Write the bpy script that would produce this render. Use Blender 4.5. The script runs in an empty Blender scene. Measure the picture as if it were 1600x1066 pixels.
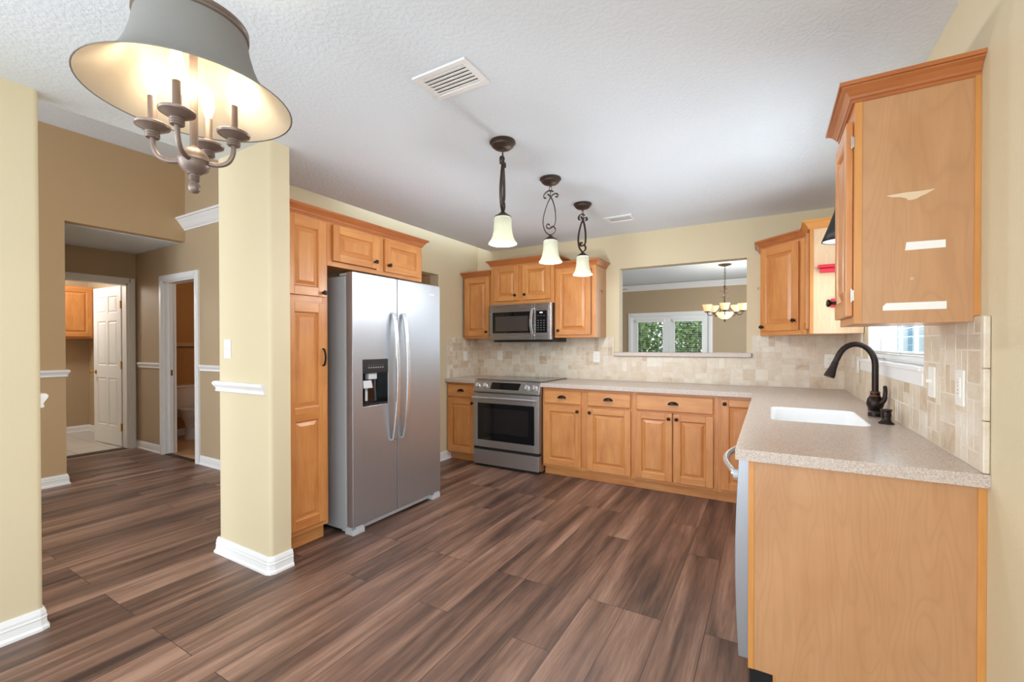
import bpy, bmesh, math, random
from mathutils import Vector, Matrix
random.seed(7)
PI = math.pi
S = bpy.context.scene
COL = S.collection

# ------------------------------------------------------------------ camera
CAM = Vector((3.15732, -4.56402, 1.28775))
yaw, pitch, roll = math.radians(30.222), math.radians(-0.4228), math.radians(0.079)
cd = bpy.data.cameras.new('camera')
cd.sensor_width = 36.0
cd.lens = 689.22 * 36.0 / 1600.0
cd.shift_y = 11.62 / 1600.0
cd.clip_start = 0.02
cam = bpy.data.objects.new('camera', cd)
COL.objects.link(cam)
cam.matrix_world = (Matrix.Translation(CAM) @ Matrix.Rotation(yaw, 4, 'Z') @
                    Matrix.Rotation(PI / 2 + pitch, 4, 'X') @ Matrix.Rotation(-roll, 4, 'Z'))
S.camera = cam

# ------------------------------------------------------------------ world, daylight, exposure
wd = bpy.data.worlds.new('world')
S.world = wd
wd.use_nodes = True
bg = wd.node_tree.nodes['Background']
bg.inputs[0].default_value = (0.80, 0.90, 1.0, 1)
bg.inputs[1].default_value = 2.2
S.view_settings.view_transform = 'Standard'
S.view_settings.look = 'None'
S.view_settings.gamma = 1
S.view_settings.use_curve_mapping = False
S.view_settings.exposure = 0.06
S.cycles.max_bounces = 10
S.cycles.diffuse_bounces = 6
S.cycles.sample_clamp_indirect = 6


def area(name, loc, direction, sx, sy, power, color=(1, 1, 1)):
    l = bpy.data.lights.new(name, 'AREA')
    l.shape = 'RECTANGLE'
    l.size, l.size_y = sx, sy
    l.energy = power
    l.color = color
    o = bpy.data.objects.new(name, l)
    COL.objects.link(o)
    o.location = loc
    o.rotation_euler = Vector(direction).to_track_quat('-Z', 'Y').to_euler()
    return o


def point(name, loc, power, color, r=0.03):
    l = bpy.data.lights.new(name, 'POINT')
    l.energy, l.color, l.shadow_soft_size = power, color, r
    o = bpy.data.objects.new(name, l)
    COL.objects.link(o)
    o.location = loc
    return o


DAY = (0.84, 0.93, 1.0)
area('daylight_patio_doors', (1.95, -7.30, 1.2), (0, 1, 0.05), 3.0, 2.2, 54, DAY)
area('daylight_breakfast_window', (3.68, -5.75, 1.35), (-1, 0, 0.05), 2.0, 1.8, 36, DAY)
area('left_fill_light', (0.34, -5.85, 1.35), (1, 0, 0.05), 1.8, 1.8, 40, DAY)  # invented source out of view, added to brighten the right wall
area('daylight_family_room', (-1.1, -7.30, 1.6), (0, 1, 0), 2.2, 2.4, 95, DAY)
area('daylight_dining_room', (3.66, 3.2, 1.5), (-1, 0, 0), 3.0, 2.0, 95, DAY)
area('daylight_sink_window', (4.75, -1.58, 2.75), (-1, 0, -0.6), 2.0, 1.6, 90, DAY)
area('ground_bounce_fill', (4.75, -1.58, 0.35), (-1, 0, 0.7), 2.0, 1.4, 220, DAY)  # unseen area light added low outside, aimed up to brighten the ceiling

# ------------------------------------------------------------------ mesh helpers
WM = {}


class MB:
    def __init__(self):
        self.v, self.f, self.uv, self.s = [], [], [], []
        self.col = []

    def quad(self, pts, grain=None, off=(0, 0), smooth=False, col=None):
        i = len(self.v)
        self.v += [Vector(p) for p in pts]
        self.face(list(range(i, i + len(pts))), grain, off, smooth, col)

    def face(self, idx, grain=None, off=(0, 0), smooth=False, col=None):
        P = [self.v[k] for k in idx]
        n = Vector((0, 0, 0))
        for a in range(len(P)):
            p, q = P[a], P[(a + 1) % len(P)]
            n += Vector(((p.y - q.y) * (p.z + q.z), (p.z - q.z) * (p.x + q.x), (p.x - q.x) * (p.y + q.y)))
        ax = max(range(3), key=lambda k: abs(n[k]))
        g = 2 if grain is None else grain
        if g == ax:
            a, b = [k for k in range(3) if k != ax]
        else:
            b = g
            a = [k for k in range(3) if k != ax and k != g][0]
        self.uv.append([(p[a] + off[0], p[b] + off[1]) for p in P])
        self.f.append(list(idx))
        self.s.append(smooth)
        self.col.append(col)

    def box(self, x0, x1, y0, y1, z0, z1, grain=None, col=None):
        i = len(self.v)
        off = (random.uniform(0, 9), random.uniform(0, 9))
        for z in (z0, z1):
            for x, y in ((x0, y0), (x1, y0), (x1, y1), (x0, y1)):
                self.v.append(Vector((x, y, z)))
        for q in ((0, 3, 2, 1), (4, 5, 6, 7), (0, 1, 5, 4), (1, 2, 6, 5), (2, 3, 7, 6), (3, 0, 4, 7)):
            self.face([i + k for k in q], grain, off, False, col)
        return self

    def prism(self, poly, z0, z1, grain=None, smooth=False):
        i = len(self.v)
        n = len(poly)
        off = (random.uniform(0, 9), random.uniform(0, 9))
        for z in (z0, z1):
            for p in poly:
                self.v.append(Vector((p[0], p[1], z)))
        self.face([i + k for k in range(n - 1, -1, -1)], grain, off)
        self.face([i + n + k for k in range(n)], grain, off)
        for k in range(n):
            j = (k + 1) % n
            self.face([i + k, i + j, i + n + j, i + n + k], grain, off, smooth)
        return self

    def loops(self, loops, closed=True, cap0=False, cap1=False, smooth=True, grain=None):
        """connect successive rings of points"""
        n = len(loops[0])
        base = len(self.v)
        for L in loops:
            self.v += [Vector(p) for p in L]
        for a in range(len(loops) - 1):
            for k in range(n if closed else n - 1):
                j = (k + 1) % n
                self.face([base + a * n + k, base + a * n + j, base + (a + 1) * n + j, base + (a + 1) * n + k],
                          grain, (0, 0), smooth)
        if cap0:
            self.face([base + k for k in range(n - 1, -1, -1)], grain, (0, 0), False)
        if cap1:
            b = base + (len(loops) - 1) * n
            self.face([b + k for k in range(n)], grain, (0, 0), False)
        return self

    def lathe(self, prof, c=(0, 0, 0), axis='z', n=24, cap0=True, cap1=True, sx=1.0):
        """prof: list of (r, h)"""
        c = Vector(c)
        L = []
        for r, h in prof:
            ring = []
            for k in range(n):
                t = 2 * PI * k / n
                a, b = r * math.cos(t), r * math.sin(t)
                if axis == 'z':
                    p = Vector((a * sx, b, h))
                elif axis == '-y':
                    p = Vector((a, -h, b))
                elif axis == 'y':
                    p = Vector((b, h, a))
                elif axis == 'x':
                    p = Vector((h, a, b))
                elif axis == '-x':
                    p = Vector((-h, b, a))
                ring.append(c + p)
            L.append(ring)
        return self.loops(L, True, cap0, cap1, True)

    def tube(self, path, r, n=8, closed=False, flat=None):
        """sweep a circle (or a flat bar flat=(w,t,up)) along a path"""
        P = [Vector(p) for p in path]
        m = len(P)
        L = []
        prev = None
        for k in range(m):
            if closed:
                t = (P[(k + 1) % m] - P[(k - 1) % m]).normalized()
            else:
                t = (P[min(k + 1, m - 1)] - P[max(k - 1, 0)]).normalized()
            if prev is None:
                up = Vector((0, 0, 1)) if abs(t.z) < 0.9 else Vector((1, 0, 0))
                a = t.cross(up).normalized()
            else:
                a = (prev - t * prev.dot(t)).normalized()
            prev = a
            b = t.cross(a).normalized()
            rr = r[k] if isinstance(r, (list, tuple)) else r
            L.append([P[k] + a * rr * math.cos(2 * PI * q / n) + b * rr * math.sin(2 * PI * q / n) for q in range(n)])
        if closed:
            L.append(L[0])
        return self.loops(L, True, not closed, not closed, True)

    def ribbon(self, path, w, t, nrm):
        """flat bar: width w along nrm, thickness t in the plane of the path"""
        P = [Vector(p) for p in path]
        N = Vector(nrm).normalized()
        L = []
        m = len(P)
        for k in range(m):
            tg = (P[min(k + 1, m - 1)] - P[max(k - 1, 0)]).normalized()
            s = tg.cross(N).normalized()
            L.append([P[k] + N * w / 2 + s * t / 2, P[k] - N * w / 2 + s * t / 2,
                      P[k] - N * w / 2 - s * t / 2, P[k] + N * w / 2 - s * t / 2])
        return self.loops(L, True, True, True, False)

    def sweep(self, path, prof, z0=0.0, closed=False, grain=None):
        """moulding: prof [(out, z)] swept along xy path; outward = right of travel"""
        P = [Vector((p[0], p[1])) for p in path]
        m = len(P)

        def nr(a, b):
            d = (b - a).normalized()
            return Vector((d.y, -d.x))
        L = []
        for k in range(m):
            if closed or 0 < k < m - 1:
                n1, n2 = nr(P[k - 1], P[k]), nr(P[k], P[(k + 1) % m])
                b = (n1 + n2)
                b = b / max(0.2, b.dot(n1)) if b.length > 1e-6 else n1
            elif k == 0:
                b = nr(P[0], P[1])
            else:
                b = nr(P[-2], P[-1])
            L.append([Vector((P[k].x + b.x * o, P[k].y + b.y * o, z0 + z)) for o, z in prof])
        for k in range(m - 1 if not closed else m):
            A, B = L[k], L[(k + 1) % m]
            d = (P[(k + 1) % m] - P[k])
            g = grain if grain is not None else (0 if abs(d.x) > abs(d.y) else 1)
            n = len(prof)
            off = (random.uniform(0, 9), random.uniform(0, 9))
            base = len(self.v)
            self.v += [p.copy() for p in A] + [p.copy() for p in B]
            for q in range(n):
                j = (q + 1) % n
                self.face([base + j, base + q, base + n + q, base + n + j], g, off, False)
            if not closed and k == 0:
                self.face([base + q for q in range(n)], g, off)
            if not closed and k == m - 2:
                self.face([base + n + q for q in range(n - 1, -1, -1)], g, off)
        return self

    def xf(self, M, start=0):
        for k in range(start, len(self.v)):
            self.v[k] = M @ self.v[k]
        return self

    def build(self, name, mat, parent=None, world=False, bevel=0, solid=0, angle=35, colattr=None):
        me = bpy.data.meshes.new(name)
        V = self.v
        if parent is not None and world:
            inv = WM[parent.name].inverted()
            V = [inv @ p for p in V]
        me.from_pydata([tuple(p) for p in V], [], self.f)
        ul = me.uv_layers.new(name='UVMap')
        k = 0
        for fu in self.uv:
            for q in fu:
                ul.data[k].uv = q
                k += 1
        for p, s in zip(me.polygons, self.s):
            p.use_smooth = s
        if any(self.s):
            me.set_sharp_from_angle(angle=math.radians(angle))
        if colattr:
            ca = me.color_attributes.new('tone', 'FLOAT_COLOR', 'CORNER')
            k = 0
            for f, c in zip(self.f, self.col):
                c = c or (0.5, 0.5, 0.5)
                for _ in f:
                    ca.data[k].color = (c[0], c[1], c[2], 1)
                    k += 1
        me.materials.append(mat)
        o = bpy.data.objects.new(name, me)
        COL.objects.link(o)
        if parent is not None:
            o.parent = parent
            WM[o.name] = WM[parent.name].copy()
        else:
            WM[o.name] = Matrix.Identity(4)
        if solid:
            md = o.modifiers.new('solid', 'SOLIDIFY')
            md.thickness = solid
            md.offset = 0
        if bevel:
            md = o.modifiers.new('bevel', 'BEVEL')
            md.width, md.segments, md.limit_method = bevel, 2, 'ANGLE'
            md.angle_limit = math.radians(40)
            md.harden_normals = False
        return o


def thing(name, label, cat, loc=(0, 0, 0), rz=0.0, group=None):
    o = bpy.data.objects.new(name, None)
    COL.objects.link(o)
    o.empty_display_size = 0.05
    o.location = loc
    o.rotation_euler = (0, 0, rz)
    o['label'], o['category'] = label, cat
    if group:
        o['group'] = group
    WM[o.name] = Matrix.Translation(Vector(loc)) @ Matrix.Rotation(rz, 4, 'Z')
    return o


def tag(o, label, cat, group=None):
    o['label'], o['category'] = label, cat
    if group:
        o['group'] = group
    return o


def struct(o, label=None):
    o['kind'] = 'structure'
    if label:
        o['label'] = label
    return o


def dup(root, loc, rz, label):
    r = root.copy()
    COL.objects.link(r)
    r.location = loc
    r.rotation_euler = (0, 0, rz)
    r['label'] = label
    WM[r.name] = Matrix.Translation(Vector(loc)) @ Matrix.Rotation(rz, 4, 'Z')
    for ch in list(root.children):
        c = ch.copy()
        COL.objects.link(c)
        c.parent = r
        for g in list(ch.children):
            d = g.copy()
            COL.objects.link(d)
            d.parent = c
    return r


def arc(cx, cy, r, a0, a1, n=8):
    return [(cx + r * math.cos(math.radians(a0 + (a1 - a0) * k / n)), cy + r * math.sin(math.radians(a0 + (a1 - a0) * k / n)))
            for k in range(n + 1)]


def smooth_path(pts, sub=6):
    """Catmull-Rom through the points"""
    P = [Vector(p) for p in pts]
    out = []
    for k in range(len(P) - 1):
        p0, p1, p2, p3 = P[max(k - 1, 0)], P[k], P[k + 1], P[min(k + 2, len(P) - 1)]
        for s in range(sub):
            t = s / sub
            out.append(0.5 * ((2 * p1) + (p2 - p0) * t + (2 * p0 - 5 * p1 + 4 * p2 - p3) * t * t +
                              (-p0 + 3 * p1 - 3 * p2 + p3) * t ** 3))
    out.append(P[-1])
    return out


# ------------------------------------------------------------------ materials
def srgb(r, g, b):
    f = lambda c: (c / 255 / 12.92) if c / 255 <= 0.04045 else ((c / 255 + 0.055) / 1.055) ** 2.4
    return (f(r), f(g), f(b), 1)


class NT:
    def __init__(self, name):
        self.m = bpy.data.materials.new(name)
        self.m.use_nodes = True
        self.t = self.m.node_tree
        self.b = self.t.nodes['Principled BSDF']
        self.out = self.t.nodes['Material Output']

    def n(self, typ, **kw):
        x = self.t.nodes.new(typ)
        for k, v in kw.items():
            setattr(x, k, v)
        return x

    def l(self, a, b):
        self.t.links.new(a, b)

    def set(self, **kw):
        for k, v in kw.items():
            self.b.inputs[k.replace('_', ' ')].default_value = v
        return self

    def math(self, op, a, b=None):
        x = self.n('ShaderNodeMath', operation=op)
        for i, q in enumerate((a, b)):
            if q is None:
                continue
            if isinstance(q, (int, float)):
                x.inputs[i].default_value = q
            else:
                self.l(q, x.inputs[i])
        return x.outputs[0]

    def noise(self, vec, scale, detail=3, rough=0.5, dist=0.0):
        x = self.n('ShaderNodeTexNoise')
        x.inputs['Scale'].default_value = scale
        x.inputs['Detail'].default_value = detail
        x.inputs['Roughness'].default_value = rough
        x.inputs['Distortion'].default_value = dist
        if vec is not None:
            self.l(vec, x.inputs['Vector'])
        return x.outputs['Fac']

    def ramp(self, fac, stops):
        x = self.n('ShaderNodeValToRGB')
        e = x.color_ramp.elements
        while len(e) < len(stops):
            e.new(0.5)
        for q, (p, c) in zip(e, stops):
            q.position, q.color = p, c
        self.l(fac, x.inputs[0])
        return x.outputs[0]

    def mix(self, fac, a, b, typ='MIX'):
        x = self.n('ShaderNodeMix', data_type='RGBA', blend_type=typ)
        for i, q in ((0, fac), (6, a), (7, b)):
            if isinstance(q, (int, float)):
                x.inputs[i].default_value = q
            elif isinstance(q, tuple):
                x.inputs[i].default_value = q
            else:
                self.l(q, x.inputs[i])
        return x.outputs[2]

    def bump(self, h, strength, dist=0.01):
        x = self.n('ShaderNodeBump')
        x.inputs['Strength'].default_value = strength
        x.inputs['Distance'].default_value = dist
        self.l(h, x.inputs['Height'])
        self.l(x.outputs[0], self.b.inputs['Normal'])

    def objco(self):
        return self.n('ShaderNodeTexCoord').outputs['Object']

    def combine(self, x, y, z):
        c = self.n('ShaderNodeCombineXYZ')
        for i, q in enumerate((x, y, z)):
            if isinstance(q, (int, float)):
                c.inputs[i].default_value = q
            else:
                self.l(q, c.inputs[i])
        return c.outputs[0]

    def sep(self, v):
        s = self.n('ShaderNodeSeparateXYZ')
        self.l(v, s.inputs[0])
        return s.outputs


def plain(name, col, rough=0.5, metal=0.0, spec=0.5):
    t = NT(name)
    t.set(Base_Color=col, Roughness=rough, Metallic=metal)
    t.b.inputs['Specular IOR Level'].default_value = spec
    # faint mottling so nothing is perfectly flat
    f = t.noise(t.objco(), 35, 2)
    c = t.mix(t.math('MULTIPLY', f, 0.12), col, tuple(x * 0.82 for x in col[:3]) + (1,))
    t.l(c, t.b.inputs['Base Color'])
    return t.m


def paint(name, col, bump=0.15, rough=0.6):
    t = NT(name)
    co = t.objco()
    t.set(Roughness=rough)
    f = t.noise(co, 3.0, 3)
    c = t.mix(f, col, tuple(x * 0.965 for x in col[:3]) + (1,))
    t.l(c, t.b.inputs['Base Color'])
    h = t.noise(co, 90, 3, 0.6)
    t.bump(h, bump, 0.004)
    return t.m


def wood(name, dark, light, mid=None, rough=0.34, cathedral=False):
    t = NT(name)
    uv = t.n('ShaderNodeTexCoord').outputs['UV']
    s = t.sep(uv)
    rnd = t.math('MULTIPLY', t.n('ShaderNodeObjectInfo').outputs['Random'], 7.0)
    v1 = t.combine(t.math('MULTIPLY', s[0], 70), t.math('MULTIPLY', s[1], 4.5), rnd)
    v2 = t.combine(t.math('MULTIPLY', s[0], 11), t.math('MULTIPLY', s[1], 1.6), rnd)
    v3 = t.combine(t.math('MULTIPLY', s[0], 5), t.math('MULTIPLY', s[1], 5), rnd)
    fine = t.noise(v1, 1.0, 4, 0.65)
    broad = t.noise(v2, 1.0, 3, 0.55, 0.6)
    blot = t.noise(v3, 1.0, 2, 0.5)
    f = t.math('ADD', t.math('MULTIPLY', fine, 0.30), t.math('MULTIPLY', broad, 0.45))
    f = t.math('ADD', f, t.math('MULTIPLY', blot, 0.25))
    c = t.ramp(f, [(0.36, dark), (0.5, mid or tuple((a + b) / 2 for a, b in zip(dark, light))), (0.64, light)])
    if cathedral:
        v4 = t.combine(t.math('MULTIPLY', s[0], 6.0), t.math('MULTIPLY', s[1], 1.0), rnd)
        n = t.noise(v4, 1.0, 2, 0.45, 0.35)
        w = t.math('SINE', t.math('MULTIPLY', n, 150.0))
        w = t.math('POWER', t.math('ADD', t.math('MULTIPLY', w, 0.5), 0.5), 5.0)
        patch = t.math('GREATER_THAN', t.noise(v2, 0.5, 1), 0.40)
        w = t.math('MULTIPLY', t.math('MULTIPLY', w, 0.26), t.math('ADD', t.math('MULTIPLY', fine, 0.9), 0.1))
        c = t.mix(w, c, tuple(x * 0.62 for x in dark[:3]) + (1,))
    t.l(c, t.b.inputs['Base Color'])
    t.set(Roughness=rough)
    t.b.inputs['Coat Weight'].default_value = 0.25
    t.b.inputs['Coat Roughness'].default_value = 0.25
    t.bump(fine, 0.06, 0.002)
    return t.m


def steel(name, col=(0.47, 0.50, 0.54, 1), rough=0.36, ax=2):
    t = NT(name)
    co = t.objco()
    s = t.sep(co)
    k = [1.0, 1.0, 1.0]
    k = [260.0, 260.0, 260.0]
    k[ax] = 3.0
    v = t.combine(*[t.math('MULTIPLY', s[i], k[i]) for i in range(3)])
    f = t.noise(v, 1.0, 2)
    t.set(Metallic=0.82, Roughness=rough)
    r = t.math('ADD', t.math('MULTIPLY', f, 0.10), rough - 0.05)
    t.l(r, t.b.inputs['Roughness'])
    c = t.mix(t.math('MULTIPLY', f, 0.35), col, tuple(x * 0.85 for x in col[:3]) + (1,))
    t.l(c, t.b.inputs['Base Color'])
    t.bump(f, 0.02, 0.001)
    return t.m


def emit(name, col, strength):
    t = NT(name)
    t.set(Base_Color=col, Roughness=0.4)
    t.b.inputs['Emission Color'].default_value = col
    t.b.inputs['Emission Strength'].default_value = strength
    return t.m


def lampglass(name, base, ecol, es):
    """milky lamp glass: lets the bulb's light through and glows a little"""
    t = NT(name)
    t.set(Base_Color=base, Roughness=0.25)
    t.b.inputs['Emission Color'].default_value = ecol
    t.b.inputs['Emission Strength'].default_value = es
    tr = t.n('ShaderNodeBsdfTranslucent')
    tr.inputs[0].default_value = base
    mx = t.n('ShaderNodeMixShader')
    mx.inputs[0].default_value = 0.55
    t.l(t.b.outputs[0], mx.inputs[1])
    t.l(tr.outputs[0], mx.inputs[2])
    t.l(mx.outputs[0], t.out.inputs[0])
    return t.m


def thin_glass(name):
    t = NT(name)
    tr = t.n('ShaderNodeBsdfTransparent')
    gl = t.n('ShaderNodeBsdfGlossy')
    gl.inputs['Roughness'].default_value = 0.02
    mx = t.n('ShaderNodeMixShader')
    mx.inputs[0].default_value = 0.06
    t.l(tr.outputs[0], mx.inputs[1])
    t.l(gl.outputs[0], mx.inputs[2])
    t.l(mx.outputs[0], t.out.inputs[0])
    return t.m


def floor_planks():
    t = NT('plank_floor')
    co = t.objco()
    s = t.sep(co)
    br = t.n('ShaderNodeTexBrick')
    br.offset = 0.37
    br.offset_frequency = 3
    br.inputs['Color1'].default_value = (0, 0, 0, 1)
    br.inputs['Color2'].default_value = (1, 1, 1, 1)
    br.inputs['Mortar'].default_value = (0.5, 0.5, 0.5, 1)
    br.inputs['Scale'].default_value = 1.0
    br.inputs['Mortar Size'].default_value = 0.0013
    br.inputs['Mortar Smooth'].default_value = 0.0
    br.inputs['Bias'].default_value = 0.0
    br.inputs['Brick Width'].default_value = 1.22
    br.inputs['Row Height'].default_value = 0.182
    t.l(t.combine(s[1], s[0], 0.0), br.inputs['Vector'])
    rnd = t.sep(br.outputs['Color'])[0]
    z = t.math('MULTIPLY', rnd, 31.0)
    a = t.noise(t.combine(t.math('MULTIPLY', s[0], 10), t.math('MULTIPLY', s[1], 0.7), z), 1.0, 3, 0.5, 0.3)
    b = t.noise(t.combine(t.math('MULTIPLY', s[0], 150), t.math('MULTIPLY', s[1], 9), z), 1.0, 3, 0.6)
    c = t.noise(t.combine(t.math('MULTIPLY', s[0], 30), t.math('MULTIPLY', s[1], 1.6), z), 1.0, 4, 0.6, 1.2)
    f = t.math('ADD', t.math('MULTIPLY', a, 0.62), t.math('MULTIPLY', b, 0.16))
    f = t.math('ADD', f, t.math('MULTIPLY', c, 0.22))
    f = t.math('ADD', f, t.math('MULTIPLY', t.math('SUBTRACT', rnd, 0.5), 0.07))
    col = t.ramp(f, [(0.36, srgb(66, 49, 44)), (0.45, srgb(100, 75, 63)), (0.54, srgb(132, 100, 84)), (0.65, srgb(168, 133, 114))])
    col = t.mix(br.outputs['Fac'], col, srgb(58, 42, 38))
    t.l(col, t.b.inputs['Base Color'])
    t.set(Roughness=0.38)
    t.l(t.math('ADD', t.math('MULTIPLY', b, 0.2), 0.32), t.b.inputs['Roughness'])
    h = t.math('SUBTRACT', b, t.math('MULTIPLY', br.outputs['Fac'], 2.0))
    t.bump(h, 0.12, 0.002)
    return t.m


def tile_floor(name, col, grout, size):
    t = NT(name)
    s = t.sep(t.objco())
    br = t.n('ShaderNodeTexBrick')
    br.offset = 0.0
    br.inputs['Color1'].default_value = col
    br.inputs['Color2'].default_value = tuple(x * 0.93 for x in col[:3]) + (1,)
    br.inputs['Mortar'].default_value = grout
    br.inputs['Scale'].default_value = 1.0
    br.inputs['Mortar Size'].default_value = 0.004
    br.inputs['Brick Width'].default_value = size
    br.inputs['Row Height'].default_value = size
    t.l(t.combine(s[0], s[1], 0.0), br.inputs['Vector'])
    t.l(br.outputs['Color'], t.b.inputs['Base Color'])
    t.set(Roughness=0.35)
    return t.m


def ceiling_mat():
    t = NT('textured_ceiling')
    co = t.objco()
    t.set(Roughness=0.85)
    t.b.inputs['Specular IOR Level'].default_value = 0.2
    a = t.noise(co, 55, 4, 0.62)
    r = t.ramp(a, [(0.40, (0, 0, 0, 1)), (0.60, (1, 1, 1, 1))])
    c = t.mix(t.noise(co, 2.0, 2), srgb(231, 239, 248), srgb(226, 235, 244))
    t.l(c, t.b.inputs['Base Color'])
    t.bump(r, 0.30, 0.005)
    return t.m


def counter_mat():
    t = NT('speckled_countertop')
    co = t.objco()
    a = t.noise(co, 260, 2, 0.6)
    b = t.noise(co, 600, 2, 0.6)
    c = t.ramp(a, [(0.34, srgb(176, 158, 146)), (0.46, srgb(198, 183, 172)), (0.58, srgb(204, 190, 180)), (0.70, srgb(220, 209, 200))])
    c = t.mix(t.math('MULTIPLY', t.math('GREATER_THAN', b, 0.68), 0.35), c, srgb(140, 120, 106))
    t.l(c, t.b.inputs['Base Color'])
    t.set(Roughness=0.24)
    return t.m


def travertine():
    t = NT('travertine_tile')
    co = t.objco()
    at = t.n('ShaderNodeAttribute', attribute_name='tone')
    tone = t.sep(at.outputs['Color'])
    n1 = t.noise(co, 14, 4, 0.6, 0.8)
    n2 = t.noise(co, 90, 3, 0.6)
    f = t.math('ADD', t.math('MULTIPLY', n1, 0.55), t.math('MULTIPLY', n2, 0.25))
    f = t.math('ADD', f, t.math('MULTIPLY', tone[0], 0.42))
    c = t.ramp(f, [(0.34, srgb(188, 162, 132)), (0.52, srgb(210, 191, 166)), (0.72, srgb(223, 210, 190)), (0.9, srgb(232, 224, 210))])
    t.l(c, t.b.inputs['Base Color'])
    t.set(Roughness=0.30)
    t.bump(n2, 0.15, 0.002)
    return t.m


def leaf_mat(name, a, b):
    t = NT(name)
    f = t.noise(t.objco(), 6, 3)
    c = t.ramp(f, [(0.35, a), (0.65, b)])
    t.l(c, t.b.inputs['Base Color'])
    t.set(Roughness=0.5)
    return t.m


M = {}
M['cream'] = paint('cream_wall_paint', srgb(218, 204, 171))
M['tan'] = paint('tan_wall_paint', srgb(196, 166, 128))
M['taupe'] = paint('taupe_wall_paint', srgb(184, 162, 132))
M['ochre'] = paint('ochre_wall_paint', srgb(190, 140, 84))
M['trimw'] = paint('white_trim_paint', srgb(240, 240, 240), 0.03, 0.4)
M['doorw'] = paint('white_door_paint', srgb(238, 240, 240), 0.02, 0.4)
M['ceil'] = ceiling_mat()
M['planks'] = floor_planks()
M['ltile'] = tile_floor('pale_floor_tile', srgb(205, 198, 188), srgb(150, 140, 130), 0.33)
M['btile'] = tile_floor('tan_floor_tile', srgb(205, 165, 125), srgb(180, 140, 105), 0.33)
M['maple'] = wood('honey_maple', srgb(190, 118, 60), srgb(218, 154, 90))
M['maple_edge'] = wood('amber_maple_edge', srgb(198, 130, 62), srgb(218, 154, 84))
M['crown'] = wood('dark_maple_moulding', srgb(160, 88, 42), srgb(192, 118, 62))
M['veneer'] = wood('maple_veneer', srgb(186, 136, 92), srgb(199, 150, 106), cathedral=True)
M['palemaple'] = wood('pale_maple_veneer', srgb(226, 190, 150), srgb(238, 208, 172), cathedral=True)
M['inside'] = plain('cabinet_shadow_interior', srgb(70, 44, 26), 0.7)
M['counter'] = counter_mat()
M['trav'] = travertine()
M['grout'] = plain('pale_grout', srgb(226, 216, 202), 0.8)
M['steel'] = steel('brushed_steel')
M['steel_h'] = steel('brushed_steel_crosswise', (0.46, 0.44, 0.43, 1), 0.30, 0)
M['steel_dark'] = steel('dark_brushed_steel', (0.36, 0.33, 0.31, 1), 0.28, 0)
M['steel_hi'] = steel('polished_steel', (0.70, 0.71, 0.73, 1), 0.24)
M['grey'] = plain('grey_enamel', srgb(176, 180, 184), 0.35)
M['greypl'] = plain('grey_plastic', srgb(196, 200, 203), 0.4)
M['blackgl'] = plain('black_glass', srgb(14, 14, 17), 0.05, 0, 0.6)
M['black'] = plain('black_plastic', srgb(26, 26, 28), 0.4)
M['window_dark'] = plain('dark_oven_glass', srgb(34, 30, 32), 0.06)
M['mesh_dark'] = plain('microwave_window', srgb(72, 64, 60), 0.12)
M['bronze'] = plain('oil_rubbed_bronze', srgb(44, 34, 30), 0.35, 0.7)
M['bronze2'] = plain('brown_bronze', srgb(84, 66, 56), 0.42, 0.55)
M['pbronze'] = plain('warm_bronze', srgb(74, 60, 52), 0.45, 0.5)
M['copper'] = plain('copper_band', srgb(170, 105, 70), 0.3, 0.9)
M['brass'] = plain('brass', srgb(200, 165, 95), 0.28, 1.0)
M['iron'] = plain('grey_brown_iron', srgb(128, 112, 104), 0.42, 0.45)
M['sinkw'] = plain('white_solid_surface', srgb(244, 245, 246), 0.25)
M['china'] = plain('white_china', srgb(232, 222, 212), 0.15)
M['plate'] = plain('white_plastic_plate', srgb(240, 238, 230), 0.4)
M['slot'] = plain('dark_slot', srgb(50, 48, 46), 0.6)
M['tape'] = plain('white_tape', srgb(243, 241, 236), 0.7)
M['raw'] = plain('bare_fibreboard', srgb(226, 200, 168), 0.8)
M['red'] = plain('red_paint', srgb(206, 40, 62), 0.4)
M['shade_out'] = paint('grey_shade_fabric', srgb(132, 128, 124), 0.1, 0.8)
M['shade_in'] = lampglass('cream_shade_lining', (0.84, 0.76, 0.63, 1), (1.0, 0.86, 0.66, 1), 0.10)
M['pendglass'] = lampglass('milky_pendant_glass', (0.46, 0.46, 0.38, 1), (1.0, 1.0, 0.88, 1), 0.45)
M['amberglass'] = lampglass('amber_lamp_glass', (0.9, 0.72, 0.5, 1), (1.0, 0.72, 0.42, 1), 0.7)
M['bulb'] = emit('lit_candle_bulb', (1.0, 0.78, 0.46, 1), 2.6)
M['bulbw'] = emit('lit_white_bulb', (0.95, 1.0, 0.92, 1), 4.0)
M['display'] = emit('lit_display', (0.75, 0.85, 1.0, 1), 0.8)
M['mark'] = plain('grey_printed_mark', srgb(150, 152, 158), 0.5)
M['glass'] = thin_glass('clear_glass')
M['blind'] = paint('white_blind', srgb(240, 240, 238), 0.02, 0.5)
M['leaf'] = leaf_mat('green_leaves', srgb(52, 92, 40), srgb(140, 178, 96))
M['leaf2'] = leaf_mat('pale_green_leaves', srgb(84, 120, 74), srgb(176, 200, 150))
M['bark'] = plain('grey_bark', srgb(110, 98, 86), 0.8)
M['grass'] = leaf_mat('lawn_green', srgb(90, 120, 70), srgb(150, 170, 110))
M['siding'] = plain('pale_blue_siding', srgb(196, 216, 230), 0.6)
M['sidingdk'] = plain('blue_siding_stripe', srgb(120, 164, 196), 0.6)
M['threshold'] = plain('dark_threshold', srgb(52, 38, 30), 0.5)
M['red_knob'] = M['bronze']

W, L, H, CH = 3.707, 2.786, 2.44, 0.9135

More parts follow.
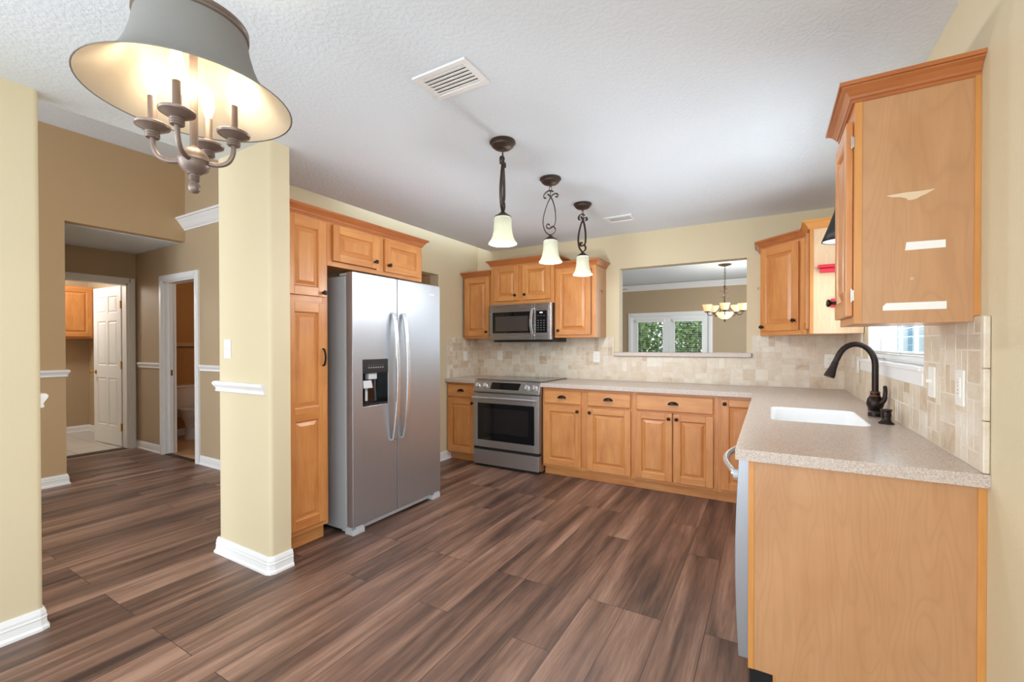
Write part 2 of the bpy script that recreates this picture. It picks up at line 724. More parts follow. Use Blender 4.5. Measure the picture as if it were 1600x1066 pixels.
# ------------------------------------------------------------------ setting: floors, ceilings, walls
struct(MB().box(-2.6, W + 0.14, -7.6, 6.4, -0.10, 0.0).build('floor', M['planks']))
struct(MB().box(-3.79, -2.6, -7.6, -2.0, -0.10, 0.0).build('floor_hall', M['planks']))
struct(MB().box(-6.2, -3.79, -4.2, -1.9, -0.10, -0.001).build('floor_laundry', M['ltile']))
struct(MB().box(-4.15, -1.9, -2.08, -0.9, -0.05, 0.004).build('floor_bathroom', M['btile']))
struct(MB().box(0.19, 3.83, -7.6, 0.0, H, H + 0.12).build('ceiling', M['ceil']))
struct(MB().box(-2.49, 0.19, -7.6, -2.0, 3.3, 3.4).build('ceiling_family', M['ceil']))
struct(MB().box(-3.9, -2.61, -4.2, -2.0, 2.445, 2.55).build('ceiling_hall', M['ceil']))
struct(MB().box(-6.2, -3.9, -4.2, -1.6, 2.45, 2.55).build('ceiling_laundry', M['ceil']))
struct(MB().box(-4.3, -1.8, -2.0, -0.9, 2.45, 2.55).build('ceiling_bathroom', M['ceil']))
struct(MB().box(-2.1, W + 0.14, 0.12, 6.4, 2.74, 2.84).build('ceiling_dining', M['ceil']))


def wall_holes(name, axis, c0, c1, a0, a1, z0, z1, holes, mat):
    """wall slab between c0 and c1 on axis ('x' or 'y'), running a0..a1, with rectangular holes (b0,b1,h0,h1)"""
    As = sorted({a0, a1, *[h[0] for h in holes], *[h[1] for h in holes]})
    Zs = sorted({z0, z1, *[h[2] for h in holes], *[h[3] for h in holes]})
    bm = bmesh.new()
    cells = {}
    for i in range(len(As) - 1):
        for j in range(len(Zs) - 1):
            ca, cz = (As[i] + As[i + 1]) / 2, (Zs[j] + Zs[j + 1]) / 2
            cells[i, j] = not any(h[0] < ca < h[1] and h[2] < cz < h[3] for h in holes)
    vc = {}

    def V(c, a, z):
        k = (round(c, 5), round(a, 5), round(z, 5))
        if k not in vc:
            vc[k] = bm.verts.new((c, a, z) if axis == 'x' else (a, c, z))
        return vc[k]
    for (i, j), s in cells.items():
        if not s:
            continue
        x0, x1, y0, y1 = As[i], As[i + 1], Zs[j], Zs[j + 1]
        fs = [[(c0, x0, y0), (c0, x1, y0), (c0, x1, y1), (c0, x0, y1)], [(c1, x0, y0), (c1, x0, y1), (c1, x1, y1), (c1, x1, y0)]]
        if not cells.get((i - 1, j)):
            fs.append([(c0, x0, y0), (c0, x0, y1), (c1, x0, y1), (c1, x0, y0)])
        if not cells.get((i + 1, j)):
            fs.append([(c0, x1, y0), (c1, x1, y0), (c1, x1, y1), (c0, x1, y1)])
        if not cells.get((i, j - 1)):
            fs.append([(c0, x0, y0), (c1, x0, y0), (c1, x1, y0), (c0, x1, y0)])
        if not cells.get((i, j + 1)):
            fs.append([(c0, x0, y1), (c0, x1, y1), (c1, x1, y1), (c1, x0, y1)])
        for f in fs:
            bm.faces.new([V(*p) for p in f])
    bmesh.ops.recalc_face_normals(bm, faces=bm.faces)
    me = bpy.data.meshes.new(name)
    bm.to_mesh(me)
    bm.free()
    me.materials.append(mat)
    o = bpy.data.objects.new(name, me)
    COL.objects.link(o)
    return struct(o)


PX0, PX1, PZ0, PZ1 = 1.80, 2.98, 1.195, 2.085
wall_holes('wall_back', 'y', 0.0, 0.12, -0.12, W + 0.14, 0, 2.84, [(PX0, PX1, PZ0, PZ1)], M['cream'])
WY0, WY1, WZ0, WZ1 = -2.19, -0.97, 1.195, 2.08
wall_holes('wall_right', 'x', W, W + 0.14, -7.6, 0.12, 0, H + 0.1, [(WY0, WY1, WZ0, WZ1), (-6.8, -4.7, 0.4, 2.2)], M['cream'])
wall_holes('wall_left', 'x', -0.12, 0.0, -2.945, 0.0, 0, H + 0.1, [(-1.75, -0.755, 1.80, 2.068)], M['cream'])
wall_holes('wall_behind', 'y', -7.72, -7.6, -2.6, 3.83, 0, 3.4, [(0.4, 3.5, 0.05, 2.3), (-2.2, 0.0, 0.4, 2.9)], M['cream'])
# wall end beside the pantry, bullnose corner
c = 0.022
poly = [(-2.0, -2.99), (-2.0, -3.0), (0.17, -3.0), (0.196, -3.0)]
poly = ([(0.196, -2.99)] + arc(0.196 + c, -3.113 + c, c, 180, 270, 6) + arc(0.742 - c, -3.113 + c, c, 270, 360, 6) + [(0.742, -2.99)])
struct(MB().prism(poly, 0, H).build('wall_pantry_end', M['cream'], angle=60), 'cream wall end with rounded corner beside the pantry')
for o in (bpy.data.objects['wall_pantry_end'],):
    for p in o.data.polygons:
        p.use_smooth = True
    o.data.set_sharp_from_angle(angle=math.radians(50))
struct(MB().box(0.0, 0.196, -2.99, -2.94, 0, H).build('wall_pantry_back', M['cream']))
# near left wall, rounded end
poly = [(0.19, -4.9), (0.306, -4.9)] + arc(0.306 - c, -3.91 - c, c, 0, 90, 6) + arc(0.19 + c, -3.91 - c, c, 90, 180, 6)
o = struct(MB().prism(poly, 0, H).build('wall_left_near', M['cream']))
for p in o.data.polygons:
    p.use_smooth = True
o.data.set_sharp_from_angle(angle=math.radians(50))
wall_holes('wall_left_rear', 'x', 0.19, 0.306, -7.6, -4.9, 0, H, [(-6.8, -4.95, 0.4, 2.3)], M['cream'])  # unseen rear wall; its opening is added for the left fill light
struct(MB().box(0.19, 0.24, -7.6, -2.0, H + 0.12, 3.4).build('wall_family_upper', M['tan']))
# family room / hall
struct(MB().box(-2.61, -2.49, -7.6, -3.11, 0, 3.4).build('wall_hall_near', M['tan']))
struct(MB().box(-2.61, -2.49, -3.11, -2.13, 2.45, 3.4).build('wall_hall_header', M['tan']))
wall_holes('wall_bathroom', 'y', -2.13, -2.01, -3.77, -0.125, 0, 3.4, [(-3.02, -2.26, 0, 2.04)], M['taupe'])
wall_holes('wall_hall_end', 'x', -3.89, -3.77, -4.2, -2.01, 0, 2.55, [(-2.975, -2.215, 0, 2.06)], M['taupe'])
struct(MB().box(-3.77, -2.61, -3.23, -3.11, 0, 2.45).build('wall_hall_side', M['taupe']))
# laundry
struct(MB().box(-5.87, -5.75, -4.2, -1.9, 0, 2.55).build('wall_laundry_back', M['taupe']))
struct(MB().box(-5.75, -3.89, -2.02, -1.90, 0, 2.55).build('wall_laundry_side', M['taupe']))
struct(MB().box(-5.75, -3.89, -4.2, -4.1, 0, 2.55).build('wall_laundry_far', M['taupe']))
# bathroom
struct(MB().box(-4.27, -4.15, -1.90, -0.9, 0, 2.55).build('wall_bathroom_end', M['ochre']))
struct(MB().box(-4.15, -1.8, -1.0, -0.9, 0, 2.55).build('wall_bathroom_far', M['ochre']))
struct(MB().box(-1.9, -1.8, -2.01, -1.0, 0, 2.55).build('wall_bathroom_side', M['ochre']))
# dining room
wall_holes('wall_dining_far', 'y', 6.28, 6.40, -2.1, W + 0.14, 0, 2.84, [(0.24, 1.98, 0, 1.98)], M['taupe'])
wall_holes('wall_dining_right', 'x', W + 0.02, W + 0.14, 0.12, 6.28, 0, 2.84, [(1.7, 4.8, 0.4, 2.5)], M['tan'])
struct(MB().box(-2.1, -2.0, 0.12, 6.28, 0, 2.84).build('wall_dining_left', M['tan']))
# plant niche behind the fridge wall
nb = MB()
nb.box(-0.42, -0.40, -1.80, -0.70, 1.74, 2.12).box(-0.40, -0.12, -1.80, -1.75, 1.74, 2.12)
nb.box(-0.40, -0.12, -0.755, -0.70, 1.74, 2.12).box(-0.40, -0.12, -1.75, -0.755, 1.74, 1.80).box(-0.40, -0.12, -1.75, -0.755, 2.068, 2.12)
struct(nb.build('wall_niche', M['tan']))

# mouldings
BASE = [(0, 0), (0.022, 0), (0.022, 0.012), (0.015, 0.022), (0.013, 0.05), (0.015, 0.056), (0.012, 0.062), (0.012, 0.074), (0.008, 0.088), (0.005, 0.096), (0, 0.096)]
RAIL = [(0, 0), (0.010, 0), (0.014, 0.006), (0.010, 0.014), (0.012, 0.024), (0.020, 0.036), (0.026, 0.046), (0.026, 0.056), (0.018, 0.064), (0, 0.064)]
CROWNW = [(0, 0), (0.012, 0), (0.014, 0.014), (0.03, 0.03), (0.055, 0.07), (0.075, 0.095), (0.08, 0.105), (0.095, 0.11), (0.095, 0.13), (0, 0.13)]


def mould(name, path, prof, z0, mat='trimw', closed=False):
    return struct(MB().sweep(path, prof, z0, closed).build(name, M[mat]))


mould('baseboard_pantry_end', [(0.196, -2.99), (0.196, -3.113), (0.72, -3.113), (0.735, -3.107), (0.742, -3.092), (0.742, -2.985)], BASE, 0)
mould('trim_1', [(0.196, -3.06), (0.196, -3.113), (0.70, -3.113)], RAIL, 1.005)
mould('baseboard_left_near', [(0.306, -7.5), (0.306, -3.925), (0.30, -3.912), (0.29, -3.91), (0.19, -3.91)], BASE, 0)
mould('trim_2', [(0.285, -3.91), (0.19, -3.91), (0.19, -7.0)], RAIL, 1.005)
for o in (bpy.data.objects['trim_2'],):
    pass
mould('baseboard_hall_near', [(-2.49, -7.5), (-2.49, -3.11), (-2.60, -3.11)], BASE, 0)
mould('trim_3', [(-2.49, -7.5), (-2.49, -3.11), (-2.56, -3.11)], RAIL, 1.0)
# travel so that the right-hand side is the room: along -y facing wall go towards -x... reversed paths
mould('baseboard_bathroom', [(-2.18, -2.13), (-0.13, -2.13)], BASE, 0)
mould('baseboard_bathroom_short', [(-3.77, -2.13), (-3.10, -2.13)], BASE, 0)
mould('trim_4', [(-2.18, -2.13), (-0.13, -2.13)], RAIL, 1.015)
mould('trim_5', [(-3.70, -2.13), (-3.10, -2.13)], RAIL, 1.015)
mould('trim_6', [(-2.49, -2.13), (-0.13, -2.13)], CROWNW, 2.57)
mould('baseboard_left', [(0.0, -1.60), (0.0, -0.61)][::-1], BASE, 0)
# (0,-.61)->(0,-1.6) travels -y: right-hand normal is -x, so flip:
bpy.data.objects.remove(bpy.data.objects['baseboard_left'])
mould('baseboard_left', [(0.0, -2.6), (0.0, -0.55)], BASE, 0)
mould('baseboard_right', [(W, -2.80), (W, -4.6)], BASE, 0)
mould('baseboard_laundry_back', [(-5.75, -4.1), (-5.75, -2.02)], BASE, 0)
mould('baseboard_laundry_side', [(-5.75, -2.02), (-3.90, -2.02)], BASE, 0)
mould('baseboard_bath_end', [(-4.15, -1.9), (-4.15, -1.0)], BASE, 0)
mould('trim_7', [(-2.0, 6.28), (3.72, 6.28)], CROWNW, 2.60)
mould('trim_8', [(-2.0, 0.2), (-2.0, 6.28)], CROWNW, 2.60)
# tile band in the bathroom with a dark underline
struct(MB().box(-4.15, -4.14, -1.9, -1.0, 1.275, 1.33).build('trim_9', M['btile']))
struct(MB().box(-4.15, -4.132, -1.9, -1.0, 1.262, 1.275).build('trim_10', M['threshold']))
# thresholds
struct(MB().box(-3.89, -3.765, -2.975, -2.215, 0.0, 0.006).build('trim_11', M['threshold']))
struct(MB().box(-3.02, -2.26, -2.13, -2.08, 0.0, 0.007).build('trim_12', M['threshold']))


def casing_box(name, axis, c, out, a0, a1, z1, w=0.07, depth=0.12, legs=(1, 1)):
    """door casing with jamb lining; face plane c, protrudes `out`"""
    mb = MB()
    t = 0.018 * out
    lo, hi = min(c, c + t), max(c, c + t)

    def bx(u0, u1, d0, d1, z0, z1_):
        if axis == 'x':
            mb.box(d0, d1, u0, u1, z0, z1_)
        else:
            mb.box(u0, u1, d0, d1, z0, z1_)
    for k, (u0, u1) in enumerate(((a0 - w, a0), (a1, a1 + w))):
        if legs[k]:
            bx(u0, u1, lo, hi, 0, z1 + w)
            bx(u0 + 0.012, u1 - 0.012, min(c, c + 1.45 * t), max(c, c + 1.45 * t), 0, z1 + w - 0.012)
    bx(a0 - 0.0, a1 + 0.0, lo, hi, z1, z1 + w)
    bx(a0 - 0.02, a1 + 0.02, min(c, c + 1.45 * t), max(c, c + 1.45 * t), z1 + 0.012, z1 + w - 0.012)
    j0, j1 = min(c, c - out * depth), max(c, c - out * depth)
    bx(a0 - 0.001, a0 + 0.015, j0, j1, 0, z1)
    bx(a1 - 0.015, a1 + 0.001, j0, j1, 0, z1)
    bx(a0, a1, j0, j1, z1 - 0.015, z1 + 0.001)
    return mb


# laundry doorway and its open six-panel door
def panel_face(mb, x0, x1, z0, z1, y, depth, sgn, inner=0.012, field=0.022):
    """raised panel sunk in a door face at y (sgn -1: face looks to -y)"""
    L = []
    for ins, dy in ((0, 0), (inner, depth), (inner + 0.006, depth), (inner + field, depth * 0.25), (inner + field + 0.001, depth * 0.25)):
        yy = y - sgn * dy
        L.append([(x0 + ins, yy, z0 + ins), (x1 - ins, yy, z0 + ins), (x1 - ins, yy, z1 - ins), (x0 + ins, yy, z1 - ins)])
    if sgn > 0:
        L = [l[::-1] for l in L]
    mb.loops(L, True, False, True, False)


def slab_with_panels(mb, w, h, t, panels, depth=0.008, both=True):
    """door slab x 0..w, y 0..t, z 0..h; panels = [(x0,x1,z0,z1)] sunk in the faces"""
    for y, sgn in ((0, -1), (t, 1)):
        xs = sorted({0, w, *[p[0] for p in panels], *[p[1] for p in panels]})
        zs = sorted({0, h, *[p[2] for p in panels], *[p[3] for p in panels]})
        for i in range(len(xs) - 1):
            for j in range(len(zs) - 1):
                cx, cz = (xs[i] + xs[i + 1]) / 2, (zs[j] + zs[j + 1]) / 2
                if both or sgn < 0:
                    if any(p[0] < cx < p[1] and p[2] < cz < p[3] for p in panels):
                        continue
                q = [(xs[i], y, zs[j]), (xs[i + 1], y, zs[j]), (xs[i + 1], y, zs[j + 1]), (xs[i], y, zs[j + 1])]
                if sgn > 0:
                    q = q[::-1]
                grain = 2 if (xs[i] == 0 or xs[i + 1] == w) else 0
                mb.quad(q, grain, (random.random(), 0))
        if both or sgn < 0:
            for p in panels:
                panel_face(mb, p[0], p[1], p[2], p[3], y, depth, sgn)
    for q in ([(0, 0, 0), (0, 0, h), (0, t, h), (0, t, 0)], [(w, 0, 0), (w, t, 0), (w, t, h), (w, 0, h)],
              [(0, 0, 0), (0, t, 0), (w, t, 0), (w, 0, 0)], [(0, 0, h), (w, 0, h), (w, t, h), (0, t, h)]):
        mb.quad(q, 2)


root = casing_box('door_1', 'x', -3.77, 1, -2.975, -2.215, 2.06).build('door_1', M['trimw'])
struct(root, 'white cased doorway to the tiled laundry room')
dm = MB()
six = [(x, x + 0.235, z0, z1) for x in (0.11, 0.405) for z0, z1 in ((0.24, 0.86), (1.02, 1.60), (1.70, 1.92))]
slab_with_panels(dm, 0.75, 2.04, 0.035, six)
# leaf hinged at the right jamb, swung into the laundry room
HX, HY = -3.950, -2.190
ang = math.radians(183.2)
dm.xf(Matrix.Translation((HX, HY, 0.01)) @ Matrix.Rotation(ang, 4, 'Z'))
leaf = dm.build('door_leaf', M['doorw'], root, world=True)
k = MB()
Mleaf = Matrix.Translation((HX, HY, 0.01)) @ Matrix.Rotation(ang, 4, 'Z')
for sg, ax in ((-1, '-y'), (1, 'y')):
    k.lathe([(0.026, 0), (0.026, 0.004), (0.010, 0.008), (0.009, 0.030), (0.020, 0.036), (0.026, 0.048), (0.022, 0.060), (0.001, 0.064)],
            (0.69, 0.0 if sg < 0 else 0.035, 0.93), ax, 16)
k.xf(Mleaf)
k.build('door_knob', M['brass'], leaf, world=True)
for z in (0.24, 1.03, 1.80):
    h = MB()
    h.box(-0.03, 0.0, -0.002, 0.034, z - 0.045, z + 0.045)
    h.lathe([(0.007, z - 0.05), (0.007, z + 0.05)], (-0.004, 0.040, 0), 'z', 8)
    h.xf(Mleaf)
    h.build('hinge', M['brass'], root, world=True)

# bathroom doorway with pocket door edge
root = casing_box('door_2', 'y', -2.13, -1, -3.02, -2.26, 2.04).build('door_2', M['trimw'])
struct(root, 'white cased doorway to the bathroom')
MB().box(-3.035, -2.985, -2.088, -2.052, 0.01, 2.03).build('pocket_door', M['doorw'], root, world=True)
MB().box(-2.984, -2.980, -2.078, -2.062, 0.93, 1.0).build('latch', M['brass'], root, world=True)

# ------------------------------------------------------------------ french doors
root = casing_box('door_3', 'y', 6.28, -1, 0.24, 1.98, 1.98, 0.08).build('door_3', M['trimw'])
struct(root, 'white french doors to the garden')
for x0 in (0.255, 1.115):
    w = 0.85
    f = MB()
    f.box(x0, x0 + 0.13, 6.30, 6.345, 0.01, 1.965).box(x0 + w - 0.13, x0 + w, 6.30, 6.345, 0.01, 1.965)
    f.box(x0 + 0.13, x0 + w - 0.13, 6.30, 6.345, 0.01, 0.25).box(x0 + 0.13, x0 + w - 0.13, 6.30, 6.345, 1.85, 1.965)
    lf = f.build('door_leaf', M['doorw'], root, world=True)
    MB().box(x0 + 0.13, x0 + w - 0.13, 6.318, 6.324, 0.25, 1.85).build('pane', M['glass'], lf, world=True)
    b = MB()
    b.box(x0 + 0.09, x0 + w - 0.09, 6.255, 6.298, 1.83, 1.895)
    b.build('blind_headrail', M['blind'], lf, world=True, bevel=0.004)
    b = MB()
    for q in range(24):
        z = 1.80 - q * 0.05
        b.box(x0 + 0.12, x0 + w - 0.12, 6.262, 6.288, z, z + 0.0025)
    for xx in (x0 + 0.22, x0 + w - 0.22):
        b.box(xx, xx + 0.003, 6.274, 6.276, 0.55, 1.83)
    b.build('blind_slats', M['blind'], lf, world=True)

# sill of the pass-through
sb = MB().box(1.752, 3.022, -0.045, 0.14, 1.172, 1.214)
tag(sb.build('ledge', M['counter'], bevel=0.006), 'beige stone ledge along the bottom of the pass-through opening', 'ledge')

# ------------------------------------------------------------------ kitchen window (right wall)
wr = MB()
X0 = W + 0.075
wr.box(X0, X0 + 0.05, WY0, WY0 + 0.045, WZ0, WZ1).box(X0, X0 + 0.05, WY1 - 0.045, WY1, WZ0, WZ1)
wr.box(X0, X0 + 0.05, WY0, WY1, WZ0, WZ0 + 0.05).box(X0, X0 + 0.05, WY0, WY1, WZ1 - 0.05, WZ1)
wr.box(X0, X0 + 0.05, WY0, WY1, 1.63, 1.67)
win = struct(wr.build('window_1', M['trimw']), 'white kitchen window over the sink')
mt = MB()
for k in (1, 2, 3):
    y = WY0 + (WY1 - WY0) * k / 4
    mt.box(X0 + 0.018, X0 + 0.032, y - 0.006, y + 0.006, WZ0 + 0.05, 1.63)
mt.build('muntin', M['trimw'], win, world=True)
MB().box(X0 + 0.022, X0 + 0.027, WY0 + 0.045, WY1 - 0.045, WZ0 + 0.05, WZ1 - 0.05).build('pane', M['glass'], win, world=True)
jb = MB()
jb.box(W + 0.0, W + 0.075, WY1 - 0.012, WY1 + 0.0, WZ0, WZ1).box(W, W + 0.075, WY0, WY0 + 0.012, WZ0, WZ1).box(W, W + 0.075, WY0, WY1, WZ1 - 0.012, WZ1)
jb.build('jamb', M['trimw'], win, world=True)
st = MB()
st.box(W - 0.028, W + 0.075, -2.20, -0.76, 1.177, 1.197)
st.build('window_stool', M['trimw'], win, world=True, bevel=0.004)
MB().box(W - 0.016, W, -2.195, -0.80, 1.118, 1.177).build('window_apron', M['trimw'], win, world=True, bevel=0.003)
bl = thing('window_blind', 'white slatted blind, open, in the window over the sink', 'blind', (W + 0.04, (WY0 + WY1) / 2, 2.05))
b = MB()
b.box(W + 0.015, W + 0.06, WY0 + 0.015, WY1 - 0.015, 2.03, 2.066)
b.build('headrail', M['blind'], bl, world=True)
b = MB()
for q in range(18):
    z = 1.285 + q * 0.042
    i0 = len(b.v)
    b.box(W + 0.026, W + 0.051, WY0 + 0.02, WY1 - 0.02, z, z + 0.002)
b.build('slats', M['blind'], bl, world=True)
b = MB()
b.box(W + 0.016, W + 0.062, WY0 + 0.02, WY1 - 0.02, 1.212, 1.232)
b.box(W + 0.018, W + 0.060, WY0 + 0.02, WY1 - 0.02, 1.238, 1.243).box(W + 0.018, W + 0.060, WY0 + 0.02, WY1 - 0.02, 1.247, 1.252)
b.build('bottom_rail', M['blind'], bl, world=True)
for y in (-2.05, -1.58, -1.12):
    MB().box(W + 0.0385, W + 0.0405, y, y + 0.0025, 1.234, 2.04).build('cord', M['slot'], bl, world=True)

# ------------------------------------------------------------------ travertine backsplash (tiles packed on a 5 cm module)
def tiles(name, nu, nv, place, blocked, mod=0.0508, thick=0.009):
    """random 1x1, 2x1, 1x2, 2x2 stone tiles; place(u0,u1,v0,v1) -> 8 corners in world"""
    used = set()
    mb = MB()
    rng = random.Random(nu * 31 + nv)
    for j in range(nv):
        for i in range(nu):
            if (i, j) in used:
                continue
            if blocked(i * mod, (i + 1) * mod, j * mod, (j + 1) * mod):
                continue
            opts = [(2, 2)] * 4 + [(2, 1)] * 3 + [(1, 2)] * 3 + [(1, 1)] * 2 + [(3, 2)]
            rng.shuffle(opts)
            for a, b in opts:
                cells = [(i + x, j + y) for x in range(a) for y in range(b)]
                if all(q not in used and q[0] < nu and q[1] < nv and
                       not blocked(q[0] * mod, (q[0] + 1) * mod, q[1] * mod, (q[1] + 1) * mod) for q in cells):
                    break
            else:
                a = b = 1
                cells = [(i, j)]
            used.update(cells)
            g = 0.0011
            u0, u1, v0, v1 = i * mod + g, (i + a) * mod - g, j * mod + g, (j + b) * mod - g
            tn = min(1, max(0, rng.gauss(0.62, 0.2)))
            if rng.random() < 0.07:
                tn *= 0.35
            col = (tn, tn, tn)
            e = 0.0022
            P = [place(u0, v0, 0), place(u1, v0, 0), place(u1, v1, 0), place(u0, v1, 0),
                 place(u0, v0, thick - e), place(u1, v0, thick - e), place(u1, v1, thick - e), place(u0, v1, thick - e),
                 place(u0 + e, v0 + e, thick), place(u1 - e, v0 + e, thick), place(u1 - e, v1 - e, thick), place(u0 + e, v1 - e, thick)]
            k0 = len(mb.v)
            mb.v += [Vector(p) for p in P]
            for q in ((8, 9, 10, 11), (4, 5, 9, 8), (5, 6, 10, 9), (6, 7, 11, 10), (7, 4, 8, 11), (0, 1, 5, 4), (1, 2, 6, 5), (2, 3, 7, 6), (3, 0, 4, 7)):
                mb.face([k0 + x for x in q], None, (0, 0), False, col)
    return mb


# back wall: front looks to -y
mod_back = 3.697 / 73
sgb = lambda u0, u1, v0, v1: (u1 > PX0 - 0.05 and u0 < PX1 + 0.044 and v1 + CH > 1.18)
tb = tiles('backsplash', 73, 9, lambda u, v, t: (0.005 + u, -0.003 - t, CH + 0.0015 + v), sgb)
bs = tag(tb.build('backsplash', M['trav'], colattr=True), 'travertine tile backsplash on the far wall under the pass-through', 'backsplash')
g = MB()
g.box(0.001, PX0 - 0.055, -0.0112, -0.001, CH + 0.001, CH + 0.4590).box(PX0 - 0.055, PX1 + 0.045, -0.0112, -0.001, CH + 0.001, 1.170).box(PX1 + 0.045, W - 0.002, -0.0112, -0.001, CH + 0.001, CH + 0.4590)
WM[bs.name] = Matrix.Identity(4)
g.build('grout', M['grout'], bs)
tr = tiles('backsplash', 54, 9, lambda u, v, t: (W - 0.003 - t, -0.012 - u, CH + 0.0015 + v),
           lambda u0, u1, v0, v1: (u1 > 0.78 and u0 < 2.175 and v1 + CH > 1.14))
bs = tag(tr.build('backsplash', M['trav'], colattr=True), 'travertine tile backsplash on the right wall around the sink window', 'backsplash')
g = MB()
g.box(W - 0.0112, W - 0.001, -0.80, -0.012, CH + 0.001, CH + 0.4590).box(W - 0.0112, W - 0.001, -2.19, -0.80, CH + 0.001, 1.117).box(W - 0.0112, W - 0.001, -2.76, -2.197, CH + 0.001, CH + 0.4590)
g.build('grout', M['grout'], bs)
pn = MB()
z = CH + 0.002
while z < CH + 0.44:
    z2 = min(z + 0.152, CH + 0.459)
    pn.box(W - 0.016, W - 0.001, -2.785, -2.758, z, z2 - 0.0015, col=(0.75,) * 3)
    z = z2
pn.build('edge_trim', M['trav'], bs, bevel=0.003, colattr=True)
tl = tiles('backsplash', 12, 9, lambda u, v, t: (0.003 + t, -0.012 - u, CH + 0.0015 + v), lambda *a: False)
bs = tag(tl.build('backsplash', M['trav'], colattr=True), 'short travertine tile backsplash on the fridge wall behind the corner counter', 'backsplash')
MB().box(0.001, 0.0112, -0.625, -0.012, CH + 0.001, CH + 0.459).build('grout', M['grout'], bs)

# ------------------------------------------------------------------ cabinets
def knob(x, z, parent, y=-0.020):
    m = MB().lathe([(0.008, 0), (0.0065, 0.006), (0.006, 0.013), (0.013, 0.018), (0.0155, 0.023), (0.014, 0.028), (0.007, 0.031), (0.001, 0.0315)],
                   (x, y, z), '-y', 16)
    return m.build('knob', M['bronze'], parent)


def cup(x, z, parent, a=0.044, b=0.026, c=0.024, y=-0.020):
    m = MB()
    Ls = []
    for i in range(7):
        v = PI / 2 * i / 6
        Ls.append([(x + a * math.cos(PI * u / 14), y - c * math.sin(PI * u / 14) ** 0.8 * math.sin(v) - 0.001,
                    z + b * math.sin(PI * u / 14) * math.cos(v) - 0.008) for u in range(15)])
    m.loops(Ls, False, False, False, True)
    m.box(x - a, x + a, y - 0.0015, y, z - 0.010, z - 0.006)
    return m.build('cup_pull', M['bronze'], parent, solid=0.002)


def raised_door(x0, x1, z0, z1, parent, name='door', kn=None, sw=0.056, t=0.020, panels=None, mat='maple', hw=None):
    """frame-and-raised-panel door on the face plane y=0, built outwards to y=-t"""
    w, h = x1 - x0, z1 - z0
    m = MB()
    pz = panels or [(z0 + sw, z1 - sw)]
    zs = sorted([z0, z1] + [q for p in pz for q in p])
    m.box(x0, x0 + sw, -t, -0.001, z0, z1, 2)
    m.box(x1 - sw, x1, -t, -0.001, z0, z1, 2)
    for i in range(0, len(zs), 2):
        m.box(x0 + sw, x1 - sw, -t, -0.001, zs[i], zs[i + 1], 0)
    o = m.build(name, M[mat], parent, bevel=0.0022)
    p = MB()
    for a, b in pz:
        off = (random.random() * 9, random.random() * 9)
        lv = [(0.0, -t + 0.001), (0.004, -t + 0.003), (0.008, -t + 0.0125), (0.014, -t + 0.0125), (0.034, -t + 0.003), (0.0355, -t + 0.0022), (0.0365, -t + 0.0022)]
        X0_, X1_ = x0 + sw, x1 - sw
        L = [[(X0_ + i, y, a + i), (X1_ - i, y, a + i), (X1_ - i, y, b - i), (X0_ + i, y, b - i)] for i, y in lv]
        base = len(p.v)
        for l in L:
            p.v += [Vector(q) for q in l]
        for r in range(len(L) - 1):
            for k_ in range(4):
                j = (k_ + 1) % 4
                p.face([base + r * 4 + k_, base + r * 4 + j, base + r * 4 + 4 + j, base + r * 4 + 4 + k_], 0 if k_ in (0, 2) else 2, off)
        p.face([base + (len(L) - 1) * 4 + q for q in range(4)], 2, off)
    p.build('raised_panel', M[mat], o)
    if kn:
        knob(kn[0], kn[1], o, -t)
    return o


def drawer(x0, x1, z0, z1, parent, t=0.020, mat='maple'):
    m = MB()
    lv = [(0.0, -0.001), (0.0, -t + 0.006), (0.008, -t + 0.001), (0.009, -t), (0.010, -t)]
    L = [[(x0 + i, y, z0 + i), (x1 - i, y, z0 + i), (x1 - i, y, z1 - i), (x0 + i, y, z1 - i)] for i, y in lv]
    m.loops(L, True, True, True, False, 0)
    o = m.build('drawer', M[mat], parent)
    cup((x0 + x1) / 2, (z0 + z1) / 2 + 0.002, o)
    return o


CROWN = [(0, 0), (0.008, 0), (0.008, 0.010), (0.013, 0.013), (0.016, 0.020), (0.026, 0.034), (0.036, 0.043), (0.038, 0.047), (0.046, 0.047), (0.046, 0.060), (0, 0.060)]


def cabinet(label, loc, rz, w, d, z0, z1, stiles=0.04, rails=(0.04, 0.04), mids=(), toe=0.0, name='base_cabinet', cat='cabinet', group=None, mat='maple', toe_mat='maple', sides='maple'):
    t = thing(name, label, cat, loc, rz, group)
    c_ = MB()
    c_.box(0.0, w, 0.019, d, z0 + toe, z1, 2)
    c_.build('carcass', M[sides], t)
    f = MB()
    f.box(0, stiles, 0, 0.0185, z0 + toe, z1, 2).box(w - stiles, w, 0, 0.0185, z0 + toe, z1, 2)
    f.box(stiles, w - stiles, 0, 0.0185, z0 + toe, z0 + toe + rails[0], 0).box(stiles, w - stiles, 0, 0.0185, z1 - rails[1], z1, 0)
    for a, b, c2, e, g_ in mids:
        f.box(a, b, 0, 0.0185, c2, e, g_)
    f.build('face_frame', M[mat], t, bevel=0.0012)
    if toe:
        MB().box(0.0, w, 0.052, 0.072, z0, z0 + toe, 0).build('toe_kick', M[toe_mat], t)
    return t


def crown(t, path, z, mat='crown'):
    return MB().sweep(path, CROWN, z).build('crown_moulding', M[mat], t)


FB = -0.605      # base face-frame plane on the back wall
D2 = 0.602
zt = CH - 0.0395
# left of the range
t = cabinet('narrow base cabinet in the corner between fridge wall and range', (0.004, FB, 0), 0, 0.402, D2, 0, zt, toe=0.085, mids=[(0.04, 0.362, 0.69, 0.715, 0)])
drawer(0.012, 0.388, 0.715, 0.852, t)
raised_door(0.012, 0.388, 0.10, 0.695, t, kn=(0.362, 0.655))
